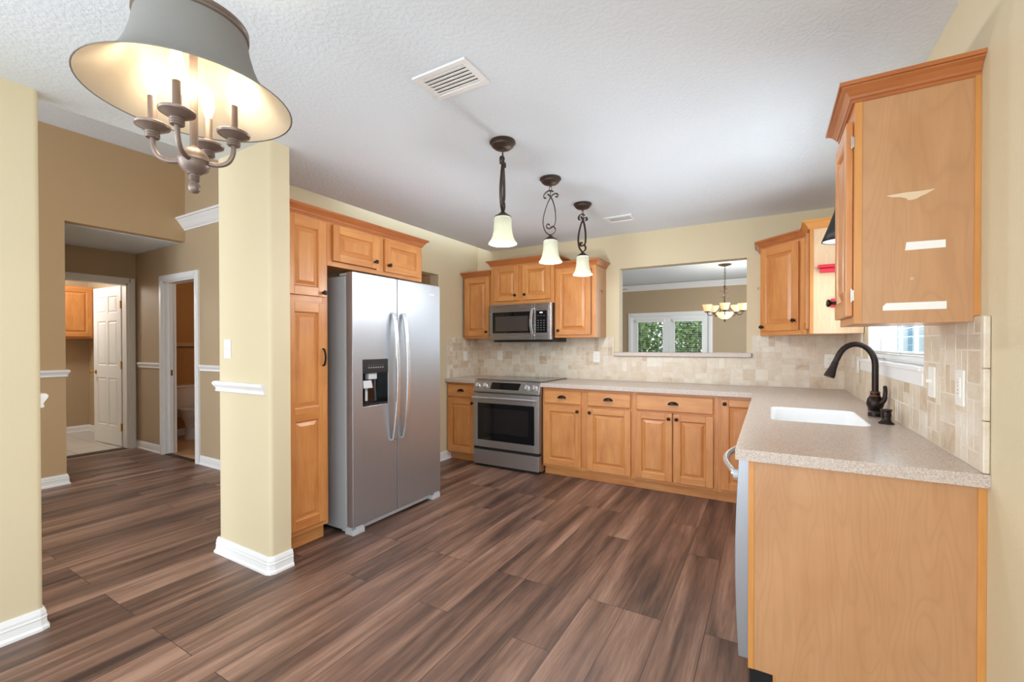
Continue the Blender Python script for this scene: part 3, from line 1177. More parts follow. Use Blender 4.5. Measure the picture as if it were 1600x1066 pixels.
# right of the range: double
t = cabinet('two-drawer two-door base cabinet just right of the range', (1.208, FB, 0), 0, 0.897, D2, 0, zt, toe=0.085,
            mids=[(0.40, 0.50, 0.12, zt - 0.04, 2), (0.04, 0.40, 0.69, 0.715, 0), (0.50, 0.857, 0.69, 0.715, 0)])
drawer(0.018, 0.408, 0.715, 0.843, t)
drawer(0.470, 0.880, 0.715, 0.848, t)
raised_door(0.018, 0.408, 0.112, 0.697, t, kn=(0.378, 0.655))
raised_door(0.470, 0.880, 0.108, 0.697, t, kn=(0.500, 0.655))
# wide drawer cabinet
t = cabinet('base cabinet with one wide drawer over two doors', (2.105, FB, 0), 0, 0.695, D2, 0, zt, toe=0.085, mids=[(0.325, 0.365, 0.12, 0.70, 2), (0.04, 0.655, 0.69, 0.715, 0)])
drawer(0.030, 0.662, 0.712, 0.852, t)
raised_door(0.024, 0.338, 0.112, 0.697, t, kn=(0.312, 0.655))
raised_door(0.350, 0.660, 0.112, 0.697, t, kn=(0.376, 0.655))
# corner door
t = cabinet('corner base cabinet with one full-height door beside the dishwasher run', (2.80, FB, 0), 0, 0.297, D2, 0, zt, toe=0.085)
raised_door(0.024, 0.290, 0.112, 0.846, t, kn=(0.050, 0.812))
# sink base on the right wall, faces -x
FR = 3.098
t = cabinet('base cabinet under the white sink facing the room', (FR, -0.62, 0), -PI / 2, 1.50, W - FR - 0.004, 0, 0.70, toe=0.085, name='sink_cabinet')
raised_door(0.62, 1.02, 0.112, 0.68, t, kn=(0.99, 0.64))
raised_door(1.03, 1.45, 0.112, 0.68, t, kn=(1.06, 0.64))
fr = MB().box(0.0, 1.50, 0.0, 0.019, 0.70, zt, 0)
fr.build('front_rail', M['maple'], t)
# end panel of the right-hand run
t = thing('end_panel', 'maple veneer end panel closing the right-hand counter run', 'panel', (3.40, -2.75, 0))
p = MB()
p.prism([(3.113, -2.758), (3.686, -2.758), (3.686, -2.741), (3.113, -2.741)], 0.0, zt)
pm = MB()
outl = [(3.112, 0.118), (3.180, 0.118), (3.180, 0.0), (3.690, 0.0), (3.690, zt), (3.112, zt)]
i0 = len(pm.v)
for y in (-2.758, -2.742):
    pm.v += [Vector((x, y, z)) for x, z in outl]
n = len(outl)
pm.face([i0 + k for k in range(n)], 2)
pm.face([i0 + n + k for k in range(n - 1, -1, -1)], 2)
for k in range(n):
    j = (k + 1) % n
    pm.face([i0 + j, i0 + k, i0 + n + k, i0 + n + j], 2)
pm.build('veneer_sheet', M['veneer'], t, world=True)
MB().box(3.0945, 3.112, -2.760, -2.741, 0.118, zt, 2).build('front_edge', M['maple_edge'], t, world=True)
MB().box(3.688, 3.7065, -2.764, -2.741, 0.0, zt, 2).build('wall_filler', M['maple_edge'], t, world=True)
MB().box(3.172, 3.1795, -2.7575, -2.7425, 0.0, 0.1175, 2).build('toe_edge', M['maple_edge'], t, world=True)

# dishwasher
t = thing('dishwasher', 'stainless dishwasher seen edge-on beside the end panel', 'dishwasher', (3.4, -2.43, 0))
MB().box(3.10, 3.68, -2.7385, -2.125, 0.02, zt - 0.012).build('tub', M['black'], t, world=True)
d = MB()
xs = []
Lp = []
for k in range(13):
    z = 0.135 + (0.866 - 0.135) * k / 12
    bow = 0.012 * math.sin(PI * k / 12)
    xs.append((3.062 - bow if k else 3.062, z))
L_ = []
for y in (-2.738, -2.122):
    L_.append([(3.098, y, 0.135)] + [(x, y, z) for x, z in xs] + [(3.098, y, 0.866)])
d.loops(L_, True, True, True, False)
dd = d.build('door', M['steel'], t, world=True, bevel=0.003)
hp = [(3.064, -2.70, 0.80), (3.045, -2.695, 0.80)] + [(3.045 - 0.047 * math.sin(PI * k / 14), -2.68 + 0.50 * k / 14, 0.80) for k in range(1, 14)] + [(3.045, -2.165, 0.80), (3.064, -2.16, 0.80)]
MB().tube(hp, 0.013, 12).build('handle', M['steel_hi'], dd, world=True)
for y in (-2.70, -2.16):
    MB().lathe([(0.017, 0), (0.017, 0.022)], (3.064, y, 0.80), '-x', 14).build('handle_mount', M['greypl'], dd, world=True)
MB().box(3.14, 3.16, -2.735, -2.125, 0.0, 0.12).build('kick_plate', M['black'], t, world=True)

# pantry, front faces +x: local x -> +y
FP = 0.612
t = cabinet('tall maple pantry cabinet between the wall end and fridge', (FP, -2.985, 0), PI / 2, 0.345, FP - 0.004, 0, 2.115, toe=0.10, rails=(0.03, 0.05), mids=[(0.04, 0.305, 1.56, 1.61, 0)], name='pantry_cabinet')
raised_door(0.040, 0.322, 1.606, 2.095, t, kn=(0.296, 1.632), name='upper_door')
ld = raised_door(0.040, 0.322, 0.135, 1.560, t, panels=[(0.195, 0.815), (0.895, 1.500)], name='lower_door')
hp = smooth_path([(0.296, -0.019, 1.155), (0.296, -0.036, 1.165), (0.296, -0.046, 1.21), (0.296, -0.036, 1.255), (0.296, -0.019, 1.265)], 5)
MB().tube(hp, 0.0062, 8).build('bow_handle', M['bronze'], ld)
crown(t, [(0.0, 0.0), (0.345, 0.0)], 2.115)
# over the fridge
t = cabinet('two-door maple cabinet mounted above the refrigerator', (FP, -2.640, 0), PI / 2, 0.925, FP - 0.004, 1.822, 2.115, rails=(0.03, 0.03), mids=[(0.425, 0.50, 1.85, 2.09, 2)], name='wall_cabinet')
raised_door(0.035, 0.425, 1.858, 2.098, t, kn=(0.395, 1.905), sw=0.05)
raised_door(0.500, 0.898, 1.850, 2.098, t, kn=(0.530, 1.900), sw=0.05)
crown(t, [(0.0, 0.0), (0.925, 0.0), (0.925, FP - 0.01)], 2.115)

# back-wall uppers
FU = -0.318
DU = 0.314
UB = 1.366
t = cabinet('short wall cabinet left of the microwave, nearest the corner', (0.028, FU, 0), 0, 0.380, DU, UB, 2.085, stiles=0.03, name='wall_cabinet')
raised_door(0.014, 0.362, 1.395, 2.066, t, kn=(0.334, 1.44))
crown(t, [(0.0, 0.2), (0.0, 0.0), (0.38, 0.0)], 2.082)
t = cabinet('raised two-door wall cabinet directly above the microwave', (0.420, FU - 0.02, 0), 0, 0.785, DU + 0.02, 1.735, 2.182, mids=[(0.36, 0.425, 1.77, 2.14, 2)], name='wall_cabinet')
raised_door(0.052, 0.366, 1.778, 2.160, t, kn=(0.332, 1.835))
raised_door(0.418, 0.745, 1.778, 2.160, t, kn=(0.452, 1.835))
crown(t, [(0.0, 0.33), (0.0, 0.0), (0.785, 0.0), (0.785, 0.33)], 2.178)
t = cabinet('wall cabinet right of the microwave beside the pass-through', (1.207, FU, 0), 0, 0.452, DU, UB, 2.095, name='wall_cabinet', sides='veneer')
raised_door(0.022, 0.400, 1.395, 2.080, t, kn=(0.052, 1.44))
crown(t, [(0.0, 0.0), (0.452, 0.0), (0.452, 0.31)], 2.092)
# diagonal corner cabinet
rt2 = math.sqrt(0.5)
LX, LY = W - 0.612, -0.305
t = thing('corner_wall_cabinet', 'diagonal corner wall cabinet between pass-through and sink window', 'cabinet', (LX, LY, 0), -PI / 4)
cb = MB().prism([(LX + 0.01, LY + 0.012), (W - 0.305 - 0.004, -0.612), (W - 0.004, -0.612), (W - 0.004, -0.004), (LX, -0.004), (LX, LY + 0.012)], UB, 2.095)
cb.build('carcass', M['maple'], t, world=True)
wf = 0.307 * math.sqrt(2)
f = MB()
f.box(0, 0.03, -0.002, 0.016, UB, 2.095, 2).box(wf - 0.05, wf, -0.002, 0.016, UB, 2.095, 2).box(0.03, wf - 0.05, -0.002, 0.016, UB, UB + 0.04, 0).box(0.03, wf - 0.05, -0.002, 0.016, 2.05, 2.095, 0)
f.build('face_frame', M['maple'], t)
dd = raised_door(0.018, wf - 0.060, 1.40, 2.075, t, kn=(wf - 0.088, 1.475))
knob(0.045, 1.435, dd)
CC = MB().sweep([(LX, -0.008), (LX, LY), (W - 0.305, -0.612)], CROWN, 2.092)
CC.build('crown_moulding', M['crown'], t, world=True)
# 9-inch cabinet next to it, end panel facing the camera
t = cabinet('slim wall cabinet between corner cabinet and sink window', (3.402, -0.614, 0), -PI / 2, 0.236, W - 3.402 - 0.004, UB, 2.095, stiles=0.03, name='wall_cabinet', sides='palemaple')
raised_door(0.012, 0.215, 1.40, 2.075, t, sw=0.045)
crown(t, [(0.02, 0.0), (0.236, 0.0), (0.236, 0.30)], 2.092, 'maple_edge')
MB().box(0.2365, 0.240, 0.002, 0.022, UB, 2.092, 2).build('edge_stile', M['maple_edge'], t)
# near cabinet, end panel with tape
NY0 = -2.70
t = cabinet('large wall cabinet near the camera with tape scraps on its end', (3.404, -2.368, 0), -PI / 2, 0.332, W - 3.404 - 0.003, 1.358, 2.098, name='wall_cabinet', sides='maple')
dd = raised_door(0.024, 0.312, 1.385, 2.045, t, kn=(0.054, 1.452))
crown(t, [(0.0, 0.30), (0.0, 0.0), (0.332, 0.0), (0.332, 0.302)], 2.096)
MB().box(3.424, 3.693, -2.7035, -2.700, 1.358, 2.098, 2).build('veneer_sheet', M['veneer'], t, world=True)
MB().box(3.4045, 3.424, -2.706, -2.700, 1.358, 2.098, 2).build('front_edge', M['maple_edge'], t, world=True)
MB().box(3.693, 3.7065, -2.709, -2.700, 1.375, 2.098, 2).build('wall_filler', M['maple_edge'], t, world=True)


def flat(pts, y0, y1):
    m = MB()
    i = len(m.v)
    n_ = len(pts)
    for y in (y0, y1):
        m.v += [Vector((x, y, z)) for x, z in pts]
    m.face([i + k_ for k_ in range(n_)])
    m.face([i + n_ + k_ for k_ in range(n_ - 1, -1, -1)])
    for k_ in range(n_):
        j = (k_ + 1) % n_
        m.face([i + j, i + k_, i + n_ + k_, i + n_ + j])
    return m


tear = [(3.487, 1.773), (3.500, 1.766), (3.520, 1.763), (3.536, 1.757), (3.541, 1.750), (3.551, 1.7495), (3.562, 1.752), (3.572, 1.758), (3.585, 1.763), (3.606, 1.776), (3.58, 1.7745), (3.53, 1.7755)]
flat(tear, -2.7042, -2.7034).build('veneer_tear', M['raw'], t, world=True)
MB().lathe([(0.0042, 0), (0.0042, 0.0006)], (3.551, -2.7035, 1.499), '-y', 12).build('screw_hole', M['raw'], t, world=True)
MB().lathe([(0.0016, 0), (0.0016, 0.0009)], (3.551, -2.7035, 1.4995), '-y', 8).build('screw', M['slot'], t, world=True)
for z in (1.969, 1.454):
    m = MB().box(3.396, 3.4035, -2.6995, -2.690, z - 0.017, z + 0.017)
    m.lathe([(0.0026, z - 0.021), (0.0026, z + 0.021)], (3.398, -2.6985, 0), 'z', 8)
    m.build('hinge', M['steel_hi'], t, world=True)
o = flat([(3.537, 1.616), (3.630, 1.614), (3.630, 1.590), (3.534, 1.590)], -2.7044, -2.7036).build('tape_strip', M['tape'])
tag(o, 'short white tape strip in the middle of the near cabinet end', 'tape')
o = flat([(3.479, 1.413), (3.488, 1.423), (3.633, 1.423), (3.633, 1.399), (3.479, 1.399)], -2.7044, -2.7036).build('tape_strip', M['tape'])
tag(o, 'long white tape strip near the bottom of the near cabinet end', 'tape')

# ------------------------------------------------------------------ counters, sink
def rounded_rect(x0, x1, y0, y1, r, n_=5):
    return (arc(x1 - r, y1 - r, r, 0, 90, n_) + arc(x0 + r, y1 - r, r, 90, 180, n_) + arc(x0 + r, y0 + r, r, 180, 270, n_) + arc(x1 - r, y0 + r, r, 270, 360, n_))


def ring_plate(mb, outer, inner, z0, z1):
    """plate with one hole: triangulated by bmesh"""
    bm = bmesh.new()

    def loop(pts, z):
        vs = [bm.verts.new((p[0], p[1], z)) for p in pts]
        es = [bm.edges.new((vs[i], vs[(i + 1) % len(vs)])) for i in range(len(vs))]
        return vs, es
    for z in (z0, z1):
        v1, e1 = loop(outer, z)
        v2, e2 = loop(inner, z)
        bmesh.ops.triangle_fill(bm, use_beauty=True, use_dissolve=False, edges=e1 + e2, normal=(0, 0, 1 if z == z1 else -1))
    bm.verts.index_update()
    base = len(mb.v)
    mb.v += [v.co.copy() for v in bm.verts]
    for f_ in bm.faces:
        mb.face([base + v.index for v in f_.verts])
    bm.free()
    for pts, s in ((outer, 1), (inner, -1)):
        n_ = len(pts)
        for i in range(n_):
            p_, q_ = pts[i], pts[(i + 1) % n_]
            qd = [(p_[0], p_[1], z0), (q_[0], q_[1], z0), (q_[0], q_[1], z1), (p_[0], p_[1], z1)]
            mb.quad(qd if s > 0 else qd[::-1])


CF = -0.652
CE = 3.053
SX0, SX1, SY0, SY1 = 3.165, 3.568, -2.012, -1.452
ct = MB()
outer = [(1.206, CF), (CE, CF), (CE, -2.786), (W - 0.0005, -2.786), (W - 0.0005, -0.0005), (1.206, -0.0005)]
ring_plate(ct, outer, rounded_rect(SX0, SX1, SY0, SY1, 0.05), CH - 0.039, CH)
o = ct.build('countertop', M['counter'])
tag(o, 'long L-shaped beige speckled countertop holding the white sink', 'countertop')
o = MB().box(0.004, 0.408, CF, -0.001, CH - 0.039, CH).build('countertop', M['counter'], bevel=0.004)
tag(o, 'short beige countertop in the corner left of the range', 'countertop')
t = thing('sink', 'white single-bowl undermount sink in the counter under the window', 'sink', ((SX0 + SX1) / 2, (SY0 + SY1) / 2, 0.72))
sk = MB()
Ls = []
for ins, z, r in ((0.001, CH - 0.0005, 0.05), (0.004, CH - 0.003, 0.05), (0.007, CH - 0.012, 0.05), (0.014, 0.76, 0.06), (0.022, 0.735, 0.07), (0.05, 0.722, 0.08), (0.13, 0.716, 0.06)):
    Ls.append([(x, y, z) for x, y in rounded_rect(SX0 + ins, SX1 - ins, SY0 + ins, SY1 - ins, r)])
Ls = [l[::-1] for l in Ls]
sk.loops(Ls, True, False, True, True)
sk.build('bowl', M['sinkw'], t, world=True)
MB().lathe([(0.045, 0.7165), (0.045, 0.7195), (0.030, 0.7195), (0.028, 0.717)], ((SX0 + SX1) / 2, -1.73, 0), 'z', 24).build('drain', M['steel_hi'], t, world=True)

# faucet
FX, FY = 3.638, -1.615
t = thing('faucet', 'tall dark bronze gooseneck faucet behind the sink', 'faucet', (FX, FY, CH))
m = MB()
L = []
for k in range(24):
    a = 2 * PI * k / 24
    L.append((FX + 0.028 * math.cos(a), FY + (0.10 * math.sin(a)), 0))
m.prism([(p[0], p[1]) for p in L], 0.940, 0.947)
m.build('escutcheon', M['bronze'], t, world=True, bevel=0.002)
m = MB().lathe([(0.030, CH), (0.031, CH + 0.012), (0.029, CH + 0.020), (0.028, 0.945), (0.031, 0.955), (0.036, 0.970), (0.037, 0.985), (0.032, 1.005), (0.024, 1.016), (0.021, 1.024), (0.021, 1.036), (0.017, 1.045)], (FX, FY, 0), 'z', 24)
m.build('body', M['bronze'], t, world=True)
m = MB()
for z, r in ((CH + 0.022, 0.0298), (1.0185, 0.0232), (1.0375, 0.0218)):
    m.lathe([(r, z), (r + 0.001, z + 0.002), (r, z + 0.004)], (FX, FY, 0), 'z', 24)
m.build('copper_ring', M['copper'], t, world=True)
neck = [(FX, FY, 1.03), (FX, FY, 1.10), (FX, FY, 1.165)] + [(FX - 0.082 + 0.082 * math.cos(a), FY, 1.178 + 0.113 * math.sin(a)) for a in [PI * k / 12 * 0.86 for k in range(0, 13)]]
neck += [(FX - 0.172, FY, 1.187)]
m = MB().tube(neck, 0.0145, 14)
m.build('spout', M['bronze'], t, world=True)
v0 = Vector((FX - 0.168, FY, 1.195))
vd = (Vector((3.442, FY, 1.115)) - v0).normalized()
hd = MB().lathe([(0.0150, 0.0), (0.0165, 0.006), (0.0165, 0.020), (0.019, 0.040), (0.025, 0.072), (0.0265, 0.086), (0.022, 0.089), (0.001, 0.089)], (0, 0, 0), 'z', 20)
hd.xf(Matrix.Translation(v0) @ vd.to_track_quat('Z', 'Y').to_matrix().to_4x4())
hd.build('spray_head', M['bronze'], t, world=True)
hl = MB().tube(smooth_path([(FX + 0.012, FY - 0.02, 0.980), (FX + 0.03, FY - 0.03, 1.00), (FX + 0.036, FY - 0.03, 1.04), (FX + 0.036, FY - 0.022, 1.075)], 5),
               [0.014] * 4 + [0.011] * 4 + [0.009] * 4 + [0.0085] * 3 + [0.006], 10)
hl.build('lever_handle', M['bronze'], t, world=True)
# soap dispenser
t = thing('soap_dispenser', 'small dark bronze pump dispenser on the counter beside the faucet', 'dispenser', (3.637, -1.873, CH))
MB().lathe([(0.031, CH), (0.031, CH + 0.004), (0.022, CH + 0.012), (0.018, CH + 0.020), (0.0185, CH + 0.036)], (3.637, -1.873, 0), 'z', 20).build('base', M['bronze'], t, world=True)
MB().lathe([(0.0195, CH + 0.034), (0.021, CH + 0.040), (0.0195, CH + 0.048), (0.0195, CH + 0.058), (0.023, CH + 0.062), (0.023, CH + 0.066), (0.02, CH + 0.069), (0.001, CH + 0.070)], (3.637, -1.873, 0), 'z', 20).build('pump_head', M['bronze'], t, world=True)

# ------------------------------------------------------------------ refrigerator
t = thing('refrigerator', 'stainless side-by-side refrigerator with ice and water dispenser', 'refrigerator', (0.40, -2.091, 0))
FY0, FY1 = -2.546, -1.634
MB().box(0.05, 0.672, FY0 + 0.003, FY1 - 0.003, 0.022, 1.762).build('body', M['grey'], t, world=True, bevel=0.006)
MB().box(0.10, 0.66, FY0 + 0.02, FY1 - 0.02, 0.0, 0.024).build('base', M['black'], t, world=True)
DX0, DX1 = 0.684, 0.744
SEAM = -2.133
MB().box(0.672, 0.684, FY0 + 0.014, FY1 - 0.014, 0.06, 1.755).build('door_gasket', M['slot'], t, world=True)
# freezer door with dispenser recess
ry0, ry1, rz0, rz1 = -2.460, -2.229, 0.864, 1.187
m = MB()
ys = [FY0, ry0, ry1, SEAM - 0.003]
zs = [0.055, rz0, rz1, 1.785]
vid = {}
for i, y in enumerate(ys):
    for j, z in enumerate(zs):
        vid[i, j] = len(m.v)
        m.v.append(Vector((DX1, y, z)))
for i in range(3):
    for j in range(3):
        if (i, j) != (1, 1):
            m.face([vid[i, j], vid[i + 1, j], vid[i + 1, j + 1], vid[i, j + 1]])
b0 = len(m.v)
for y, z in ((ys[0], zs[0]), (ys[3], zs[0]), (ys[3], zs[3]), (ys[0], zs[3])):
    m.v.append(Vector((DX0, y, z)))
m.face([b0, b0 + 3, b0 + 2, b0 + 1])
m.face([b0, b0 + 1] + [vid[i, 0] for i in (3, 2, 1, 0)])
m.face([b0 + 1, b0 + 2] + [vid[3, j] for j in (3, 2, 1, 0)])
m.face([b0 + 2, b0 + 3] + [vid[i, 3] for i in (0, 1, 2, 3)])
m.face([b0 + 3, b0] + [vid[0, j] for j in (0, 1, 2, 3)])
r0 = len(m.v)
for y, z in ((ry0, rz0), (ry1, rz0), (ry1, rz1), (ry0, rz1)):
    m.v.append(Vector((DX0 + 0.004, y, z)))
o4 = [vid[1, 1], vid[2, 1], vid[2, 2], vid[1, 2]]
for k in range(4):
    j = (k + 1) % 4
    m.face([o4[k], o4[j], r0 + j, r0 + k])
m.face([r0, r0 + 1, r0 + 2, r0 + 3])
ldr = m.build('freezer_door', M['steel'], t, world=True, bevel=0.004)
m = MB().box(DX0, DX1, SEAM + 0.003, FY1, 0.055, 1.785)
rdr = m.build('fresh_food_door', M['steel'], t, world=True, bevel=0.004)
for y, par, s in ((-2.186, ldr, -1), (-2.080, rdr, 1)):
    hp = [(DX1 - 0.002, y, 1.525), (DX1 + 0.018, y, 1.520)]
    for k in range(1, 20):
        u = k / 20
        hp.append((DX1 + 0.018 + 0.045 * math.sin(PI * u) ** 0.8, y, 1.515 - 0.92 * u))
    hp += [(DX1 + 0.018, y, 0.592), (DX1 - 0.002, y, 0.588)]
    MB().ribbon(hp, 0.032, 0.016, (0, 1, 0)).build('handle', M['steel_hi'], par, world=True, bevel=0.003)
ds = thing  # dispenser is a part of the freezer door
m = MB().box(DX0 + 0.0045, DX0 + 0.008, ry0 + 0.001, ry1 - 0.001, rz0 + 0.001, 1.105)
m.box(DX0 + 0.006, DX1 - 0.002, ry0 + 0.0005, ry0 + 0.004, rz0 + 0.001, 1.105).box(DX0 + 0.006, DX1 - 0.002, ry1 - 0.004, ry1 - 0.0005, rz0 + 0.001, 1.105)
m.build('dispenser_recess', M['blackgl'], ldr, world=True)
m = MB().box(DX0 + 0.01, DX1 + 0.003, ry0 + 0.001, ry1 - 0.001, 1.092, rz1 - 0.001)
m.build('dispenser_panel', M['black'], ldr, world=True, bevel=0.002)
m = MB()
for k in range(7):
    y = ry0 + 0.045 + k * 0.0215
    m.box(DX1 + 0.003, DX1 + 0.0036, y, y + 0.012, 1.128, 1.136)
    m.box(DX1 + 0.003, DX1 + 0.0036, y + 0.004, y + 0.008, 1.148, 1.151)
m.build('control_marks', M['mark'], ldr, world=True)
m = MB().box(DX0 + 0.01, DX1 - 0.012, -2.398, -2.322, 1.048, 1.092)
m.build('ice_chute', M['greypl'], ldr, world=True, bevel=0.003)
m = MB().box(-0.006, 0.006, -0.040, 0.040, -0.055, 0.0)
m.xf(Matrix.Translation((DX1 - 0.026, -2.405, 1.040)) @ Matrix.Rotation(math.radians(-14), 4, 'Y'))
m.box(DX0 + 0.012, DX0 + 0.020, -2.404, -2.382, rz0 + 0.03, 1.0)
m.build('dispenser_paddle', M['greypl'], ldr, world=True, bevel=0.002)
m = MB().box(DX0 + 0.006, DX1 - 0.002, ry0 + 0.004, ry1 - 0.004, rz0 + 0.001, rz0 + 0.016)
m.build('drip_tray', M['black'], ldr, world=True)
m = MB().box(DX1, DX1 + 0.0012, -1.772, -1.712, 1.700, 1.709)
m.build('badge', M['steel_hi'], rdr, world=True)
m = MB()
m.box(0.62, 0.704, FY0 + 0.01, FY1 - 0.01, 0.012, 0.048)
m.build('kick_grille', M['greypl'], t, world=True)
for y0, y1 in ((FY0 + 0.002, FY0 + 0.10), (FY1 - 0.10, FY1 - 0.002)):
    m = MB().box(0.66, 0.742, y0, y1, 0.0, 0.036)
    m.box(0.70, 0.738, y0 + 0.03, y1 - 0.004, 0.037, 0.054)
    m.build('foot_cover', M['greypl'], t, world=True, bevel=0.002)
for y0 in (FY0 + 0.01, FY1 - 0.08):
    MB().box(0.60, 0.73, y0, y0 + 0.07, 1.7655, 1.782).build('hinge_cover', M['grey'], t, world=True, bevel=0.004)

# ------------------------------------------------------------------ range
t = thing('range', 'stainless slide-in electric range with black glass oven door', 'range', (0.808, -0.34, 0))
RX0, RX1 = 0.412, 1.204
MB().box(RX0 + 0.003, RX1 - 0.003, -0.625, -0.02, 0.02, 0.895).build('body', M['steel_dark'], t, world=True)
MB().box(RX0 + 0.05, RX1 - 0.05, -0.60, -0.03, 0.0, 0.021).build('base', M['black'], t, world=True)
MB().box(RX0 + 0.0, RX1 + 0.012, -0.615, -0.012, CH + 0.0005, CH + 0.009).build('cooktop', M['blackgl'], t, world=True, bevel=0.003)
m = MB()
for cx, cy, r in ((0.60, -0.20, 0.08), (1.02, -0.20, 0.095), (0.60, -0.45, 0.10), (1.02, -0.45, 0.075)):
    m.lathe([(r, CH + 0.0091), (r, CH + 0.0094), (r - 0.0025, CH + 0.0094), (r - 0.0025, CH + 0.0091)], (cx, cy, 0), 'z', 40, False, False)
m.build('burner_ring', M['mark'], t, world=True)
# control panel: sloped face
pf = [(-0.615, 0.921), (-0.650, 0.905), (-0.684, 0.815), (-0.684, 0.795), (-0.615, 0.795)]
m = MB()
m.loops([[(RX0, y, z) for y, z in pf], [(RX1, y, z) for y, z in pf]], True, True, True, False)
cp = m.build('control_panel', M['steel_h'], t, world=True, bevel=0.004)
sl = Vector((0, -0.034, -0.090)).normalized()
nrm = Vector((0, -0.090, 0.034)).normalized()
org = Vector((0, -0.650, 0.905))


def onpanel(x, s, h):
    return Vector((x, 0, 0)) + org + sl * s + nrm * h


m = MB()
for h in (0.001, 0.0025):
    pass
i = len(m.v)
cor = [(0.640, 0.010), (0.985, 0.010), (0.968, 0.082), (0.628, 0.082)]
for h in (0.0003, 0.004):
    m.v += [onpanel(x, s, h) for x, s in cor]
m.face([i + 4, i + 7, i + 6, i + 5])
for k in range(4):
    j = (k + 1) % 4
    m.face([i + k, i + j, i + 4 + j, i + 4 + k][::-1])
m.build('display', M['blackgl'], cp, world=True)
for x in (0.468, 0.560, 1.060, 1.148):
    m = MB().lathe([(0.030, 0), (0.030, 0.006), (0.026, 0.010), (0.024, 0.026), (0.022, 0.028), (0.001, 0.028)], (0, 0, 0), 'z', 24)
    m.box(-0.003, 0.003, -0.022, 0.022, 0.028, 0.033)
    m.xf(Matrix.Translation(onpanel(x, 0.048, 0.0005)) @ nrm.to_track_quat('Z', 'Y').to_matrix().to_4x4())
    m.build('knob', M['steel_hi'], cp, world=True)
# oven door
oz0, oz1 = 0.212, 0.782
m = MB()
x0, x1 = RX0 + 0.004, RX1 - 0.004
wx0, wx1, wz0, wz1 = x0 + 0.052, x1 - 0.052, oz0 + 0.075, oz1 - 0.105
m.box(x0, wx0, -0.682, -0.628, oz0, oz1).box(wx1, x1, -0.682, -0.628, oz0, oz1).box(wx0, wx1, -0.682, -0.628, oz0, wz0).box(wx0, wx1, -0.682, -0.628, wz1, oz1)
od = m.build('oven_door', M['steel_h'], t, world=True, bevel=0.003)
m = MB().box(wx0, wx1, -0.679, -0.640, wz0, wz1)
m.build('oven_window', M['blackgl'], od, world=True)
m = MB().box(wx0 + 0.07, wx1 - 0.07, -0.6796, -0.679, wz0 + 0.08, wz1 - 0.05)
m.build('inner_window', M['window_dark'], od, world=True)
m = MB().tube([(x0 + 0.012, -0.722, 0.738), (x1 - 0.012, -0.722, 0.738)], 0.0125, 12)
m.build('handle', M['steel_hi'], od, world=True)
for xx in (x0 + 0.02, x1 - 0.045):
    MB().box(xx, xx + 0.025, -0.722, -0.6825, 0.729, 0.747).build('handle_mount', M['steel_hi'], od, world=True)
MB().box(x0, x1, -0.672, -0.628, 0.185, 0.209).build('vent_gap', M['black'], t, world=True)
m = MB().box(x0, x1, -0.684, -0.628, 0.030, 0.182)
m.build('storage_drawer', M['steel_h'], t, world=True, bevel=0.004)
MB().box(x0 + 0.02, x1 - 0.02, -0.655, -0.62, 0.002, 0.030).build('toe_plate', M['black'], t, world=True)

# ------------------------------------------------------------------ microwave
t = thing('microwave', 'stainless over-the-range microwave with black door glass', 'microwave', (0.81, -0.2, 1.34))
MX0, MX1 = 0.444, 1.206
MZ0, MZ1 = 1.334, 1.733
MB().box(MX0, MX1, -0.372, -0.012, MZ0 + 0.012, MZ1 - 0.001).build('body', M['black'], t, world=True)
MB().box(MX0 + 0.03, MX1 - 0.0, -0.36, -0.012, MZ0 - 0.012, MZ0 + 0.010).build('underside', M['black'], t, world=True)
MF = -0.412
dx1 = 1.020
m = MB()
gx0, gx1, gz0, gz1 = MX0 + 0.040, 0.985, MZ0 + 0.085, MZ1 - 0.085
m.box(MX0, gx0, MF, -0.372, MZ0 + 0.012, MZ1).box(gx1, dx1, MF, -0.372, MZ0 + 0.012, MZ1)
m.box(gx0, gx1, MF, -0.372, MZ0 + 0.012, gz0).box(gx0, gx1, MF, -0.372, gz1, MZ1)
md = m.build('door', M['steel_dark'], t, world=True, bevel=0.002)
MB().box(gx0, gx1, MF + 0.001, -0.375, gz0, gz1).build('door_glass', M['blackgl'], md, world=True)
MB().box(gx0 + 0.04, gx1 - 0.05, MF + 0.0002, MF + 0.001, gz0 + 0.022, gz1 - 0.045).build('door_window', M['mesh_dark'], md, world=True)
hp = [(1.000, MF + 0.002, 1.678), (0.998, MF - 0.018, 1.672)] + [(0.998 - 0.010 * math.sin(PI * k / 14), MF - 0.020 - 0.022 * math.sin(PI * k / 14), 1.665 - 0.262 * k / 14) for k in range(0, 15)] + [(0.998, MF - 0.018, 1.396), (1.000, MF + 0.002, 1.390)]
MB().ribbon(hp, 0.026, 0.014, (1, 0, 0)).build('handle', M['steel_hi'], md, world=True, bevel=0.003)
MB().box(0.745, 0.815, MF - 0.0008, MF, 1.376, 1.381).build('badge', M['mark'], md, world=True)
m = MB().box(dx1 + 0.003, MX1 - 0.022, MF, -0.372, MZ0 + 0.012, MZ1)
cpn = m.build('control_frame', M['steel_dark'], t, world=True, bevel=0.002)
MB().box(MX1 - 0.020, MX1, MF, -0.372, MZ0 + 0.012, MZ1).build('side_trim', M['steel_hi'], t, world=True, bevel=0.003)
MB().box(dx1 + 0.010, MX1 - 0.045, MF - 0.001, MF + 0.004, gz0, gz1 + 0.004).build('keypad', M['blackgl'], cpn, world=True)
m = MB()
for r in range(7):
    for c_ in range(3):
        if r == 1:
            continue
        x = 1.052 + c_ * 0.034
        z = 1.595 - r * 0.025
        m.box(x, x + 0.012, MF - 0.0016, MF - 0.001, z, z + 0.0055)
m.build('key_marks', M['mark'], cpn, world=True)
